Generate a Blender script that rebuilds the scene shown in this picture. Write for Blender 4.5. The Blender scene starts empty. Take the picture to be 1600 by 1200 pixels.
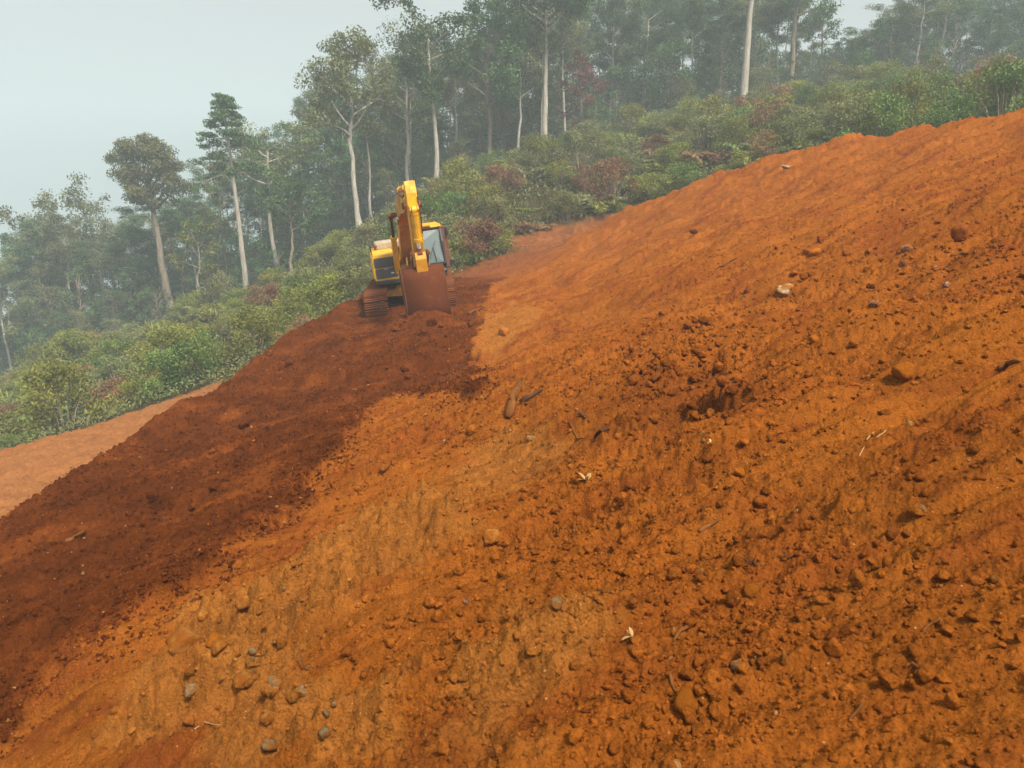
import bpy, math, random
import numpy as np
from mathutils import Vector, Matrix

R = math.radians
SC = bpy.context.scene
COL = SC.collection

# ------------------------------------------------------------------ camera, sky, sun, exposure
FPX, CX, CY, PITCH = 1200.0, 800.0, 600.0, R(13.0)      # pinhole of the 1600 x 1200 photograph
cam_data = bpy.data.cameras.new('camera')
cam_data.sensor_width = 36.0
cam_data.lens = 36.0 * FPX / 1600.0
cam_data.clip_start = 0.05
cam_data.clip_end = 5000.0
cam = bpy.data.objects.new('camera', cam_data)
COL.objects.link(cam)
cam.rotation_euler = (R(90.0) - PITCH, 0.0, 0.0)
SC.camera = cam

SUN_EL, SUN_AZ = R(55.0), R(146.0)                      # azimuth clockwise from +Y (the view direction)
world = bpy.data.worlds.new('World')
SC.world = world
world.use_nodes = True
wn, wl = world.node_tree.nodes, world.node_tree.links
for n in list(wn):
    wn.remove(n)
sky = wn.new('ShaderNodeTexSky')
sky.sky_type = 'NISHITA'
sky.sun_disc = False
sky.sun_elevation = SUN_EL
sky.sun_rotation = SUN_AZ
sky.air_density = 1.0
sky.dust_density = 6.0
sky.ozone_density = 1.0
# looking below the horizon the hazy sky goes on as it is at the horizon
tco = wn.new('ShaderNodeTexCoord'); spx = wn.new('ShaderNodeSeparateXYZ'); cmb = wn.new('ShaderNodeCombineXYZ')
mxz = wn.new('ShaderNodeMath'); mxz.operation = 'MAXIMUM'; mxz.inputs[1].default_value = 0.06
wl.new(tco.outputs['Generated'], spx.inputs[0])
wl.new(spx.outputs[0], cmb.inputs[0]); wl.new(spx.outputs[1], cmb.inputs[1]); wl.new(spx.outputs[2], mxz.inputs[0]); wl.new(mxz.outputs[0], cmb.inputs[2])
wl.new(cmb.outputs[0], sky.inputs['Vector'])
hsv = wn.new('ShaderNodeHueSaturation')
hsv.inputs['Saturation'].default_value = 0.105
bg = wn.new('ShaderNodeBackground')
bg.inputs['Strength'].default_value = 0.105
wo = wn.new('ShaderNodeOutputWorld')
wl.new(sky.outputs['Color'], hsv.inputs['Color'])
wl.new(hsv.outputs['Color'], bg.inputs['Color'])
wl.new(bg.outputs['Background'], wo.inputs['Surface'])

sun_data = bpy.data.lights.new('sun', 'SUN')
sun_data.energy = 4.0
sun_data.angle = R(6.0)
sun_data.color = (1.0, 0.93, 0.82)
sun = bpy.data.objects.new('sun', sun_data)
COL.objects.link(sun)
sdir = Vector((math.sin(SUN_AZ) * math.cos(SUN_EL), math.cos(SUN_AZ) * math.cos(SUN_EL), math.sin(SUN_EL)))
sun.rotation_euler = sdir.to_track_quat('Z', 'Y').to_euler()
sun.location = sdir * 200.0

SC.view_settings.view_transform = 'Standard'
SC.view_settings.look = 'None'
SC.view_settings.exposure = 0.66
SC.view_settings.gamma = 1.0
SC.cycles.use_denoising = True
SC.cycles.denoising_prefilter = 'ACCURATE'
SC.cycles.max_bounces = 6
SC.cycles.volume_bounces = 1
SC.cycles.transparent_max_bounces = 8

# ------------------------------------------------------------------ helpers
def tag(o, label=None, cat=None, group=None, kind=None):
    if label: o['label'] = label
    if cat: o['category'] = cat
    if group: o['group'] = group
    if kind: o['kind'] = kind
    return o

def link(name, me, parent=None, mat=None):
    o = bpy.data.objects.new(name, me)
    COL.objects.link(o)
    if parent is not None:
        o.parent = parent
    if mat is not None and me is not None:
        me.materials.append(mat)
    return o

def empty(name, loc=(0, 0, 0)):
    o = bpy.data.objects.new(name, None)
    COL.objects.link(o)
    o.location = loc
    o.empty_display_size = 0.3
    return o

def np_mesh(name, verts, faces, smooth=False, tint=None):
    """verts (n,3), faces (m,k) with constant k; tint (n,) or (n,3) stored as a colour attribute."""
    me = bpy.data.meshes.new(name)
    verts = np.asarray(verts, dtype=np.float32); faces = np.asarray(faces, dtype=np.int32)
    k = faces.shape[1]
    me.vertices.add(len(verts)); me.vertices.foreach_set('co', verts.ravel())
    me.loops.add(faces.size); me.loops.foreach_set('vertex_index', faces.ravel())
    me.polygons.add(len(faces))
    me.polygons.foreach_set('loop_start', np.arange(0, faces.size, k, dtype=np.int32))
    me.polygons.foreach_set('loop_total', np.full(len(faces), k, dtype=np.int32))
    if smooth:
        me.polygons.foreach_set('use_smooth', np.ones(len(faces), dtype=bool))
    me.update(calc_edges=True)
    if tint is not None:
        t = np.asarray(tint, dtype=np.float32)
        if t.ndim == 1:
            t = np.stack([t, t, t], 1)
        at = me.color_attributes.new('tint', 'FLOAT_COLOR', 'POINT')
        at.data.foreach_set('color', np.concatenate([t, np.ones((len(t), 1), np.float32)], 1).ravel())
    me.validate()
    return me

def _hash(ix, iy, seed):
    h = (ix.astype(np.int64) * 374761393 + iy.astype(np.int64) * 668265263 + seed * 974634777) & 0xFFFFFFFF
    h = ((h ^ (h >> 13)) * 1274126177) & 0xFFFFFFFF
    h = ((h ^ (h >> 16)) * 2246822519) & 0xFFFFFFFF
    return h ^ (h >> 15)

def perlin(x, y, seed=0):
    x = np.asarray(x, float); y = np.asarray(y, float)
    ix, iy = np.floor(x), np.floor(y)
    fx, fy = x - ix, y - iy
    u = fx * fx * fx * (fx * (fx * 6 - 15) + 10); v = fy * fy * fy * (fy * (fy * 6 - 15) + 10)
    def g(dx, dy):
        a = _hash(ix + dx, iy + dy, seed) * (2 * math.pi / 4294967296.0)
        return np.cos(a) * (fx - dx) + np.sin(a) * (fy - dy)
    a, b, c, d = g(0, 0), g(1, 0), g(0, 1), g(1, 1)
    return 1.45 * ((a + u * (b - a)) * (1 - v) + (c + u * (d - c)) * v)

def fbm(x, y, octv=4, seed=0, gain=0.5):
    s = 0.0; amp = 1.0; f = 1.0
    for k in range(octv):
        s = s + amp * perlin(x * f + 17.3 * k, y * f - 9.1 * k, seed + k)
        amp *= gain; f *= 2.03
    return s

def sstep(a, b, x):
    t = np.clip((x - a) / (b - a), 0, 1)
    return t * t * (3 - 2 * t)

def pix_dir(px, py):
    u, v = (px - CX) / FPX, (CY - py) / FPX
    return np.array([u, math.cos(PITCH) + v * math.sin(PITCH), -math.sin(PITCH) + v * math.cos(PITCH)])

def pd(px, py, d):
    return d * pix_dir(px, py)
# ------------------------------------------------------------------ materials
def new_mat(name):
    m = bpy.data.materials.new(name); m.use_nodes = True
    nt = m.node_tree
    b = nt.nodes['Principled BSDF']
    return m, nt, b

def N(nt, t, **kw):
    n = nt.nodes.new(t)
    for k, v in kw.items():
        if k in n.inputs: n.inputs[k].default_value = v
        else: setattr(n, k, v)
    return n

def ramp(nt, fac, stops):
    r = nt.nodes.new('ShaderNodeValToRGB')
    el = r.color_ramp.elements
    while len(el) < len(stops): el.new(0.5)
    for e, (p, c) in zip(el, stops):
        e.position = p; e.color = (c[0], c[1], c[2], 1) if not isinstance(c, (int, float)) else (c, c, c, 1)
    if fac is not None: nt.links.new(fac, r.inputs['Fac'])
    return r.outputs['Color']

def mixc(nt, fac, a, b, mode='MIX'):
    m = nt.nodes.new('ShaderNodeMix'); m.data_type = 'RGBA'; m.blend_type = mode
    for sock, v in ((m.inputs[0], fac), (m.inputs[6], a), (m.inputs[7], b)):
        if hasattr(v, 'links'): nt.links.new(v, sock)
        elif isinstance(v, (int, float)): sock.default_value = v if sock.type == 'VALUE' else (v, v, v, 1)
        else: sock.default_value = (v[0], v[1], v[2], 1)
    return m.outputs[2]

def noise(nt, vec, scale, detail=4, rough=0.6):
    n = N(nt, 'ShaderNodeTexNoise', Scale=scale, Detail=detail, Roughness=rough)
    if vec is not None: nt.links.new(vec, n.inputs['Vector'])
    return n.outputs['Fac']

def soil_material(name='laterite_soil', own=False):
    m, nt, b = new_mat(name)
    L = nt.links
    geo = N(nt, 'ShaderNodeNewGeometry'); pos = geo.outputs['Position']
    att = N(nt, 'ShaderNodeVertexColor', layer_name='tint')
    base = N(nt, 'ShaderNodeObjectInfo').outputs['Color'] if own else att.outputs['Color']
    n1 = noise(nt, pos, 1.3, 6, 0.65)
    n2 = noise(nt, pos, 14.0, 6, 0.7)
    n3 = noise(nt, pos, 95.0, 4, 0.7)
    v1 = mixc(nt, 1.0, base, ramp(nt, n1, [(0.25, 0.82), (0.5, 1.0), (0.78, 1.18)]), 'MULTIPLY')
    v2 = mixc(nt, 1.0, v1, ramp(nt, n2, [(0.28, 0.70), (0.5, 1.0), (0.75, 1.25)]), 'MULTIPLY')
    v3 = mixc(nt, 1.0, v2, ramp(nt, n3, [(0.25, 0.72), (0.5, 1.0), (0.8, 1.30)]), 'MULTIPLY')
    # pale grit flecks
    vo = N(nt, 'ShaderNodeTexVoronoi', Scale=34.0); L.new(pos, vo.inputs['Vector'])
    sel = N(nt, 'ShaderNodeSeparateColor'); L.new(vo.outputs['Color'], sel.inputs[0])
    fl = N(nt, 'ShaderNodeMath', operation='LESS_THAN'); fl.inputs[1].default_value = 0.13
    L.new(vo.outputs['Distance'], fl.inputs[0])
    pk = N(nt, 'ShaderNodeMath', operation='GREATER_THAN'); pk.inputs[1].default_value = 0.93
    L.new(sel.outputs[0], pk.inputs[0])
    mm = N(nt, 'ShaderNodeMath', operation='MULTIPLY'); L.new(fl.outputs[0], mm.inputs[0]); L.new(pk.outputs[0], mm.inputs[1])
    col = mixc(nt, mm.outputs[0], v3, (0.50, 0.27, 0.11))
    L.new(col, b.inputs['Base Color'])
    b.inputs['Roughness'].default_value = 0.95
    b.inputs['Specular IOR Level'].default_value = 0.0
    # relief: grains and crumbs
    vg = N(nt, 'ShaderNodeTexVoronoi', Scale=55.0); L.new(pos, vg.inputs['Vector'])
    crumb = ramp(nt, vg.outputs['Distance'], [(0.0, 1.0), (0.55, 0.15), (1.0, 0.0)])
    nb = noise(nt, pos, 38.0, 8, 0.75)
    nb2 = noise(nt, pos, 9.0, 6, 0.65)
    bp1 = N(nt, 'ShaderNodeBump', Strength=0.9, Distance=0.07); L.new(nb2, bp1.inputs['Height'])
    bp2 = N(nt, 'ShaderNodeBump', Strength=0.9, Distance=0.026); L.new(nb, bp2.inputs['Height']); L.new(bp1.outputs[0], bp2.inputs['Normal'])
    bp3 = N(nt, 'ShaderNodeBump', Strength=0.6, Distance=0.010); L.new(crumb, bp3.inputs['Height']); L.new(bp2.outputs[0], bp3.inputs['Normal'])
    L.new(bp3.outputs[0], b.inputs['Normal'])
    return m

def stone_material(name, ca, cb, rough=0.9, dust=None, use_tint=False, scale=7.0, own=False):
    m, nt, b = new_mat(name); L = nt.links
    tc = N(nt, 'ShaderNodeTexCoord'); ob = tc.outputs['Object']
    oi = N(nt, 'ShaderNodeObjectInfo')
    n1 = noise(nt, ob, scale, 6, 0.7)
    c = ramp(nt, n1, [(0.3, ca), (0.7, cb)])
    if dust is not None:
        n2 = noise(nt, ob, scale * 0.45, 4, 0.6)
        c = mixc(nt, ramp(nt, n2, [(0.34, 0.0), (0.50, 1.0)]), c, dust)
    rv = ramp(nt, oi.outputs['Random'], [(0.0, 0.72), (1.0, 1.22)])
    c = mixc(nt, 1.0, c, rv, 'MULTIPLY')
    if own:
        c = mixc(nt, 1.0, oi.outputs['Color'], ramp(nt, n1, [(0.25, 0.70), (0.5, 1.0), (0.75, 1.3)]), 'MULTIPLY')
    L.new(c, b.inputs['Base Color'])
    b.inputs['Roughness'].default_value = rough
    b.inputs['Specular IOR Level'].default_value = 0.03
    nb = noise(nt, ob, scale * 1.2, 8, 0.75)
    bp = N(nt, 'ShaderNodeBump', Strength=1.0, Distance=0.02); L.new(nb, bp.inputs['Height'])
    L.new(bp.outputs[0], b.inputs['Normal'])
    return m

def leaf_material(name, dark, light, rnd=0.35, trans=0.25):
    m, nt, b = new_mat(name); L = nt.links
    att = N(nt, 'ShaderNodeVertexColor', layer_name='tint')
    sep = N(nt, 'ShaderNodeSeparateColor'); L.new(att.outputs['Color'], sep.inputs[0])
    oi = N(nt, 'ShaderNodeObjectInfo')
    ad = N(nt, 'ShaderNodeMath', operation='MULTIPLY_ADD'); L.new(oi.outputs['Random'], ad.inputs[0]); ad.inputs[1].default_value = rnd
    L.new(sep.outputs[0], ad.inputs[2])
    c = ramp(nt, ad.outputs[0], [(0.1, dark), (0.95, light)])
    hs = N(nt, 'ShaderNodeHueSaturation')
    rr = N(nt, 'ShaderNodeMath', operation='MULTIPLY_ADD'); L.new(oi.outputs['Random'], rr.inputs[0]); rr.inputs[1].default_value = 0.05; rr.inputs[2].default_value = 0.475
    L.new(rr.outputs[0], hs.inputs['Hue']); L.new(c, hs.inputs['Color'])
    L.new(hs.outputs['Color'], b.inputs['Base Color'])
    b.inputs['Roughness'].default_value = 0.6
    b.inputs['Specular IOR Level'].default_value = 0.25
    tr = N(nt, 'ShaderNodeBsdfTranslucent'); L.new(hs.outputs['Color'], tr.inputs['Color'])
    mx = N(nt, 'ShaderNodeMixShader'); mx.inputs[0].default_value = trans
    out = [n for n in nt.nodes if n.type == 'OUTPUT_MATERIAL'][0]
    L.new(b.outputs[0], mx.inputs[1]); L.new(tr.outputs[0], mx.inputs[2]); L.new(mx.outputs[0], out.inputs['Surface'])
    return m

def bark_material(name, ca, cb):
    m, nt, b = new_mat(name); L = nt.links
    tc = N(nt, 'ShaderNodeTexCoord')
    mp = N(nt, 'ShaderNodeMapping'); mp.inputs['Scale'].default_value = (3, 3, 0.5); L.new(tc.outputs['Object'], mp.inputs['Vector'])
    n1 = noise(nt, mp.outputs[0], 2.0, 6, 0.65)
    c = ramp(nt, n1, [(0.3, ca), (0.68, cb)])
    L.new(c, b.inputs['Base Color']); b.inputs['Roughness'].default_value = 0.9; b.inputs['Specular IOR Level'].default_value = 0.05
    bp = N(nt, 'ShaderNodeBump', Strength=0.5, Distance=0.05); L.new(n1, bp.inputs['Height']); L.new(bp.outputs[0], b.inputs['Normal'])
    return m

def paint_material(name, c0, dirt=(0.20, 0.068, 0.028), amount=0.5, rough=0.42, metal=0.0, scale=3.0, edge=0.12, spec=0.5):
    """machine paint with blotchy laterite dust"""
    m, nt, b = new_mat(name); L = nt.links
    tc = N(nt, 'ShaderNodeTexCoord'); ob = tc.outputs['Object']
    n1 = noise(nt, ob, scale, 7, 0.7)
    f = ramp(nt, n1, [(max(0.0, 0.72 - amount), 0.0), (min(1.0, 0.72 - amount + edge * 2 + 0.12), 1.0)])
    n2 = noise(nt, ob, scale * 6, 4, 0.6)
    cc = mixc(nt, 1.0, c0, ramp(nt, n2, [(0.3, 0.86), (0.7, 1.08)]), 'MULTIPLY')
    fm = N(nt, 'ShaderNodeMath', operation='MULTIPLY'); L.new(f, fm.inputs[0]); fm.inputs[1].default_value = 0.85
    c = mixc(nt, fm.outputs[0], cc, dirt)
    L.new(c, b.inputs['Base Color'])
    rr = ramp(nt, f, [(0, rough), (1, 0.9)])
    L.new(rr, b.inputs['Roughness'])
    b.inputs['Metallic'].default_value = metal
    b.inputs['Specular IOR Level'].default_value = spec
    bp = N(nt, 'ShaderNodeBump', Strength=0.25, Distance=0.01); L.new(n2, bp.inputs['Height']); L.new(bp.outputs[0], b.inputs['Normal'])
    return m

SOIL = soil_material()
CLOD = soil_material('soil_clod', True)
# ------------------------------------------------------------------ terrain: worked slope + hillside behind
NP_PIX = [  # photograph pixel and depth (m) of points on the worked slope
    (800,1200,2.3),(1200,1200,2.1),(1600,1200,1.85),(500,1200,2.9),(250,1200,3.9),(0,1200,5.2),
    (0,1000,7.0),(100,1000,6.3),(250,1000,5.2),(400,1000,4.4),(500,1000,4.0),(650,1000,3.5),(800,1000,3.15),(1200,1000,2.75),(1600,1000,2.3),
    (0,830,9.9),(100,765,11.3),(160,725,12.4),(250,655,14.6),(330,600,17.0),(400,548,19.6),(480,495,23.0),(565,455,26.8),
    (300,920,6.2),(490,800,7.9),(600,800,6.6),(800,800,5.1),(1000,800,4.3),(1200,800,3.7),(1600,800,2.9),
    (300,700,13.3),(400,700,11.9),(500,560,18.2),(600,650,11.6),(640,560,16.2),(665,492,20.6),(620,520,19.2),
    (745,560,16.2),(760,600,13.6),(752,500,22.0),(800,640,8.0),(760,700,7.6),
    (830,560,11.8),(830,480,19.5),(900,600,9.0),(1100,600,6.7),(1300,600,5.2),(1600,600,4.1),
    (1000,450,15.5),(1200,450,11.5),(1400,450,8.6),(1600,450,6.6),
    (1600,300,11.2),(1400,300,16.3),(1200,300,23.0),(900,430,23.5),(1000,370,27.0),
    (1100,280,29.5),(1000,320,32.0),(1200,245,27.5),(1300,222,26.0),(1400,207,24.3),(1500,192,22.2),(1600,175,20.0),
    (900,370,36.0),(835,408,34.0),(775,440,30.5),(700,440,30.0),(640,440,30.0)]
N_PTS = [pd(*p) for p in NP_PIX] + [np.array(p, float) for p in (
    (-3.9, 23.45, -3.22), (-1.6, 23.0, -2.92), (-5.0, 28.0, -3.25), (-2.6, 27.5, -2.95),      # bench under the machine
    (0.0, 0.0, -1.62), (1.5, -1.0, -1.2), (-3.0, -1.0, -2.6), (8.0, 0.0, 0.6), (14.0, 8.0, 2.6), (3.0, -8.0, -0.9), (-6.0, 4.0, -4.2), (-6.0, -8.0, -3.6))]
B_PTS = [np.array(p, float) for p in (
    (-5.5, 7.5, -6.6), (-8, 11, -6.8), (-10.5, 15, -6.8), (-12.8, 20, -6.8), (-12, 26, -6.85), (-14, 18, -6.9), (-9, 20, -6.9), (-11, 9, -7.0), (-18, 22.5, -8.4), (-17, 30, -8.5), (-19.5, 16.5, -9.0), (-15.5, 21.5, -6.9),
    (-19, 37, -8.7), (-22, 28, -10.5), (-13, 33, -7.3), (-30, 40, -11.5), (-8, 33, -4.6), (-11, 42, -5.2), (-20, 50, -8.2), (-35, 60, -12), (-5, 40, -3.2),
    (0.6, 40, -2.0), (-1.2, 35.5, -2.5), (3, 42, -1.75), (-2, 45, -1.4), (3.2, 48, 0.2), (7, 44, -0.6),
    (-60, 90, -20), (-90, 60, -30), (-75, 120, -24), (-50, 40, -20), (-140, 150, -46), (-25, -40, -12), (-60, 0, -24),
    (13, 40, 1.6), (20, 36, 2.9), (24, 27, 3.0), (30, 25, 5.0), (20, 22, 2.6), (24, 10, 4.4), (40, 40, 7.5), (60, 20, 10), (40, -30, 8),
    (14.6, 49, 3.3), (7.5, 60, 4.0), (0, -60, -4), (120, 100, 22), (60, 150, 17), (0, 150, 8), (-60, 180, -22), (-150, 260, -50), (0, 300, 10), (150, 300, 20), (-200, 400, -45), (0, 420, 0))]
for p in ((385,474,75),(265,484,80),(110,500,95),(560,352,68),(480,420,70),(680,285,72),(850,265,78),(1000,215,78),(1157,172,75),(1300,140,80),(1500,150,72),(330,500,55),(430,470,52),(200,530,60)):
    B_PTS.append(pd(*p))

class TPS:
    def __init__(self, pts, smooth=0.0):
        P = np.array(pts); self.xy = P[:, :2]; n = len(P)
        K = self.k(self.xy[:, None, :] - self.xy[None, :, :]) + smooth * np.eye(n)
        Q = np.concatenate([np.ones((n, 1)), self.xy], 1)
        A = np.block([[K, Q], [Q.T, np.zeros((3, 3))]])
        s = np.linalg.solve(A, np.concatenate([P[:, 2], np.zeros(3)]))
        self.w, self.a = s[:n], s[n:]
    @staticmethod
    def k(d):
        r2 = (d * d).sum(-1)
        return 0.5 * r2 * np.log(r2 + 1e-9)
    def __call__(self, x, y):
        sh = np.shape(x); x = np.ravel(x); y = np.ravel(y); out = np.empty(len(x))
        for i in range(0, len(x), 20000):
            q = np.stack([x[i:i+20000], y[i:i+20000]], 1)
            out[i:i+20000] = self.k(q[:, None, :] - self.xy[None]) @ self.w + self.a[0] + q @ self.a[1:]
        return out.reshape(sh)

class Grid:
    """a smooth surface sampled once on a regular grid and read back bilinearly"""
    def __init__(self, f, x0, x1, y0, y1, st):
        self.x0, self.y0, self.st = x0, y0, st
        gx, gy = np.arange(x0, x1 + st, st), np.arange(y0, y1 + st, st)
        X, Y = np.meshgrid(gx, gy)
        self.g = f(X, Y)
    def __call__(self, x, y):
        fx = np.clip((x - self.x0) / self.st, 0, self.g.shape[1] - 1.001); fy = np.clip((y - self.y0) / self.st, 0, self.g.shape[0] - 1.001)
        i, j = fx.astype(int), fy.astype(int); a, b = fx - i, fy - j
        g = self.g
        return (g[j, i] * (1 - a) + g[j, i + 1] * a) * (1 - b) + (g[j + 1, i] * (1 - a) + g[j + 1, i + 1] * a) * b

NS = Grid(TPS(N_PTS, 0.6), -26, 36, -24, 56, 0.3)
_bt = TPS(B_PTS, 6.0)
_b1, _b2 = Grid(_bt, -90, 90, -30, 150, 1.2), Grid(_bt, -720, 720, -720, 720, 12.0)
def BS(x, y):
    near = (np.abs(x) < 88) & (y > -28) & (y < 148)
    return np.where(near, _b1(x, y), _b2(x, y))

LIP = [pd(*p)[:2] for p in NP_PIX if (p[0], p[1]) in ((0,830),(100,765),(160,725),(250,655),(330,600),(400,548),(480,495),(565,455))]
LIP.sort(key=lambda q: q[1])
BACK = [np.array(p) for p in ((-5.6, 29.5), (-3.6, 31.5), (-1.2, 32.5), (0.9, 34.5), (3.0, 36.4))]
CREST = [pd(*p)[:2] for p in NP_PIX if (p[0], p[1]) in ((1000,320),(1100,280),(1200,245),(1300,222),(1400,207),(1500,192),(1600,175))]
CREST.sort(key=lambda q: q[0])
NPOLY = np.array([(-4.6, -14.0), (-5.0, 2.0)] + [tuple(q) for q in LIP] + [tuple(q) for q in BACK] + [tuple(q) for q in CREST] + [(16.5, 16.0), (18.5, 8.0), (17.0, -4.0), (10.0, -14.0)])

def poly_sd(x, y, P):
    """signed distance to polygon P, positive outside (far points only roughly)"""
    x = np.asarray(x, float); y = np.asarray(y, float)
    if x.size > 5000:
        lo, hi = P.min(0), P.max(0)
        far = np.maximum(np.maximum(lo[0] - x, x - hi[0]), np.maximum(lo[1] - y, y - hi[1]))
        out = np.maximum(far, 1.0); k = far < 2.5
        if not k.all():
            out[k] = poly_sd(x[k], y[k], P)
            return out
    d2 = np.full(x.shape, 1e18); inside = np.zeros(x.shape, bool)
    n = len(P)
    for i in range(n):
        ax, ay = P[i]; bx, by = P[(i + 1) % n]
        ex, ey = bx - ax, by - ay
        t = np.clip(((x - ax) * ex + (y - ay) * ey) / (ex * ex + ey * ey + 1e-12), 0, 1)
        d2 = np.minimum(d2, (x - ax - t * ex) ** 2 + (y - ay - t * ey) ** 2)
        c = ((ay > y) != (by > y)) & (x < (bx - ax) * (y - ay) / (by - ay + 1e-12) + ax)
        inside ^= c
    d = np.sqrt(d2)
    return np.where(inside, -d, d)

# the machine stands on a levelled, slightly tilted pad
EXC_YAW = R(-77.4)
EXC_FWD = np.array([math.cos(EXC_YAW), math.sin(EXC_YAW)])
EXC_O = np.array([-3.24, 25.35])
EXC_ROLL, EXC_NOSE = R(7.5), R(1.5)
EXC_Z = -3.12

def pad_plane(x, y):
    dx, dy = x - EXC_O[0], y - EXC_O[1]
    f = dx * EXC_FWD[0] + dy * EXC_FWD[1]
    l = dx * (-EXC_FWD[1]) + dy * EXC_FWD[0]
    return EXC_Z + l * math.tan(EXC_ROLL) - f * math.tan(EXC_NOSE), f, l

_memo = {}
def base_height(x, y):
    x = np.asarray(x, float); y = np.asarray(y, float)
    if x.size > 100000:
        k = (x.size, float(x.ravel()[1234]), float(y.ravel()[4321]))
        if k not in _memo:
            _memo[k] = _base_height(x, y)
        return _memo[k]
    return _base_height(x, y)

def _base_height(x, y):
    sd = poly_sd(x, y, NPOLY)
    wob = 0.35 * fbm(x * 0.45, y * 0.45, 3, 91)
    o = np.maximum(sd + wob * sstep(-1.5, 1.0, sd) * 0.6, 0)
    nz = NS(x, y)
    right = sstep(0.0, 6.0, x)
    nz = nz - o * (0.75 * (1 - right) + 1.05 * right) - np.minimum(o, 1.0) ** 2 * 0.1
    nz = np.where(sd > 18, -1e3, nz)
    pz, f, l = pad_plane(x, y)
    w = (1 - sstep(2.1, 4.3, np.abs(f - 0.4))) * (1 - sstep(1.5, 2.6, np.abs(l)))
    nz = nz * (1 - w) + pz * w
    bz = BS(x, y)
    k = 0.35
    h = np.clip(0.5 + 0.5 * (nz - bz) / k, 0, 1)
    z = bz * (1 - h) + nz * h + k * h * (1 - h)
    return z, sd, h, w

def march(px, py, lo=1.2, hi=300.0, n=420):
    d = pix_dir(px, py)
    t = np.exp(np.linspace(math.log(lo), math.log(hi), n))
    z = base_height(d[0] * t, d[1] * t)[0]
    below = np.nonzero(d[2] * t < z)[0]
    if len(below) == 0: return None
    i = below[0]
    t0, t1 = t[max(i - 1, 0)], t[i]
    tt = np.linspace(t0, t1, 24)
    zz = base_height(d[0] * tt, d[1] * tt)[0]
    b = np.nonzero(d[2] * tt < zz)[0]
    s = tt[b[0]] if len(b) else t1
    return np.array([d[0] * s, d[1] * s, d[2] * s])

def on_ground(px, py):
    p = march(px, py)
    return p, float(np.linalg.norm(p))

def world_poly(pts):
    return np.array([march(px, py)[:2] for px, py in pts])

# soil zones outlined in the photograph, laid on the ground
DARK = world_poly([(768,446),(752,492),(738,560),(762,588),(748,618),(690,622),(600,640),(560,664),(532,706),(492,762),(470,806),(410,846),(354,875),(270,948),(210,1004),(140,1046),(88,1095),(45,1137),(10,1193)])
DARK = np.concatenate([DARK, np.array([(-4.4, 3.6), (-9.0, 4.0), (-12.5, 14.0), (-11.0, 24.0), (-6.4, 29.0), (-2.6, 33.0), (0.4, 34.5)])])
YEL = [world_poly(q) for q in (
    [(300,930),(420,905),(560,820),(650,780),(760,770),(740,830),(640,900),(560,960),(470,1010),(420,1080),(330,1060),(270,1000)],
    [(250,1040),(430,1060),(620,1100),(640,1195),(420,1199),(160,1199),(200,1110)],
    [(800,960),(930,950),(960,1010),(880,1070),(800,1190),(690,1199),(700,1100)],
    [(740,540),(755,500),(800,480),(850,490),(810,535),(770,565)],
    [(690,740),(800,660),(880,690),(900,740),(800,790)])]
BENCH = np.array([(-5.0, 8.0), (-10.5, 5.5), (-15.6, 17.2), (-15.8, 21.8), (-14.4, 28.0), (-11.4, 28.8), (-8.0, 20.0)])
ROAD = np.array([(-2.2, 33.0), (-1.6, 36.0), (0.5, 38.5), (-0.5, 42.5), (2.5, 44.5), (7.0, 45.0), (12.0, 42.5), (12.5, 35.0), (6.0, 34.0), (2.0, 33.5)])
SCAR = np.array([(-19.5, 35.5), (-17.5, 36.0), (-16.8, 38.2), (-17.5, 40.5), (-19.6, 39.6), (-20.5, 37.5)])
SCOOPS = []          # filled in below, once the rest of the surface is known
RUBBLE = []          # loose, cloddy patches: centre, radii along / across the fall line, strength
for px, py, rx, ry, s in ((1080,590,90,60,1.0),(1010,560,120,45,.7),(1150,1010,230,170,1.0),(960,900,200,110,.8),(1180,860,180,60,.55),(1450,980,240,130,.6),(1100,720,150,70,.6),
                          (880,840,170,70,.8),(1450,420,170,40,.5),(1340,500,140,35,.5),(720,1000,180,70,.7),(1000,1140,220,90,1.0),(1320,1120,240,90,.8),(640,700,120,50,.4),(1540,720,120,100,.4),(1180,480,120,80,.3),(1300,760,260,60,.4)):
    p, dd = on_ground(px, py)
    q, _ = on_ground(px, py - ry * 0.5)
    e, _ = on_ground(px + rx * 0.5, py)
    RUBBLE.append((p[0], p[1], max(np.hypot(*(e - p)[:2]) * 2, 0.15), max(np.hypot(*(q - p)[:2]) * 2, 0.15), s))

FALL = np.array([0.97, 0.24])            # the fall line of the slope, seen from above

def rubble_mask(x, y):
    m = np.zeros(np.shape(x))
    for cx, cy, rx, ry, s in RUBBLE:
        m = np.maximum(m, s * np.exp(-(((x - cx) / rx) ** 2 + ((y - cy) / ry) ** 2)))
    return m

def spill_edge(x, y):
    return 0.24 * fbm(x * 0.8, y * 0.8, 4, 201) + 0.16 * fbm(x * 2.6, y * 2.6, 4, 57, 0.65)

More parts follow.
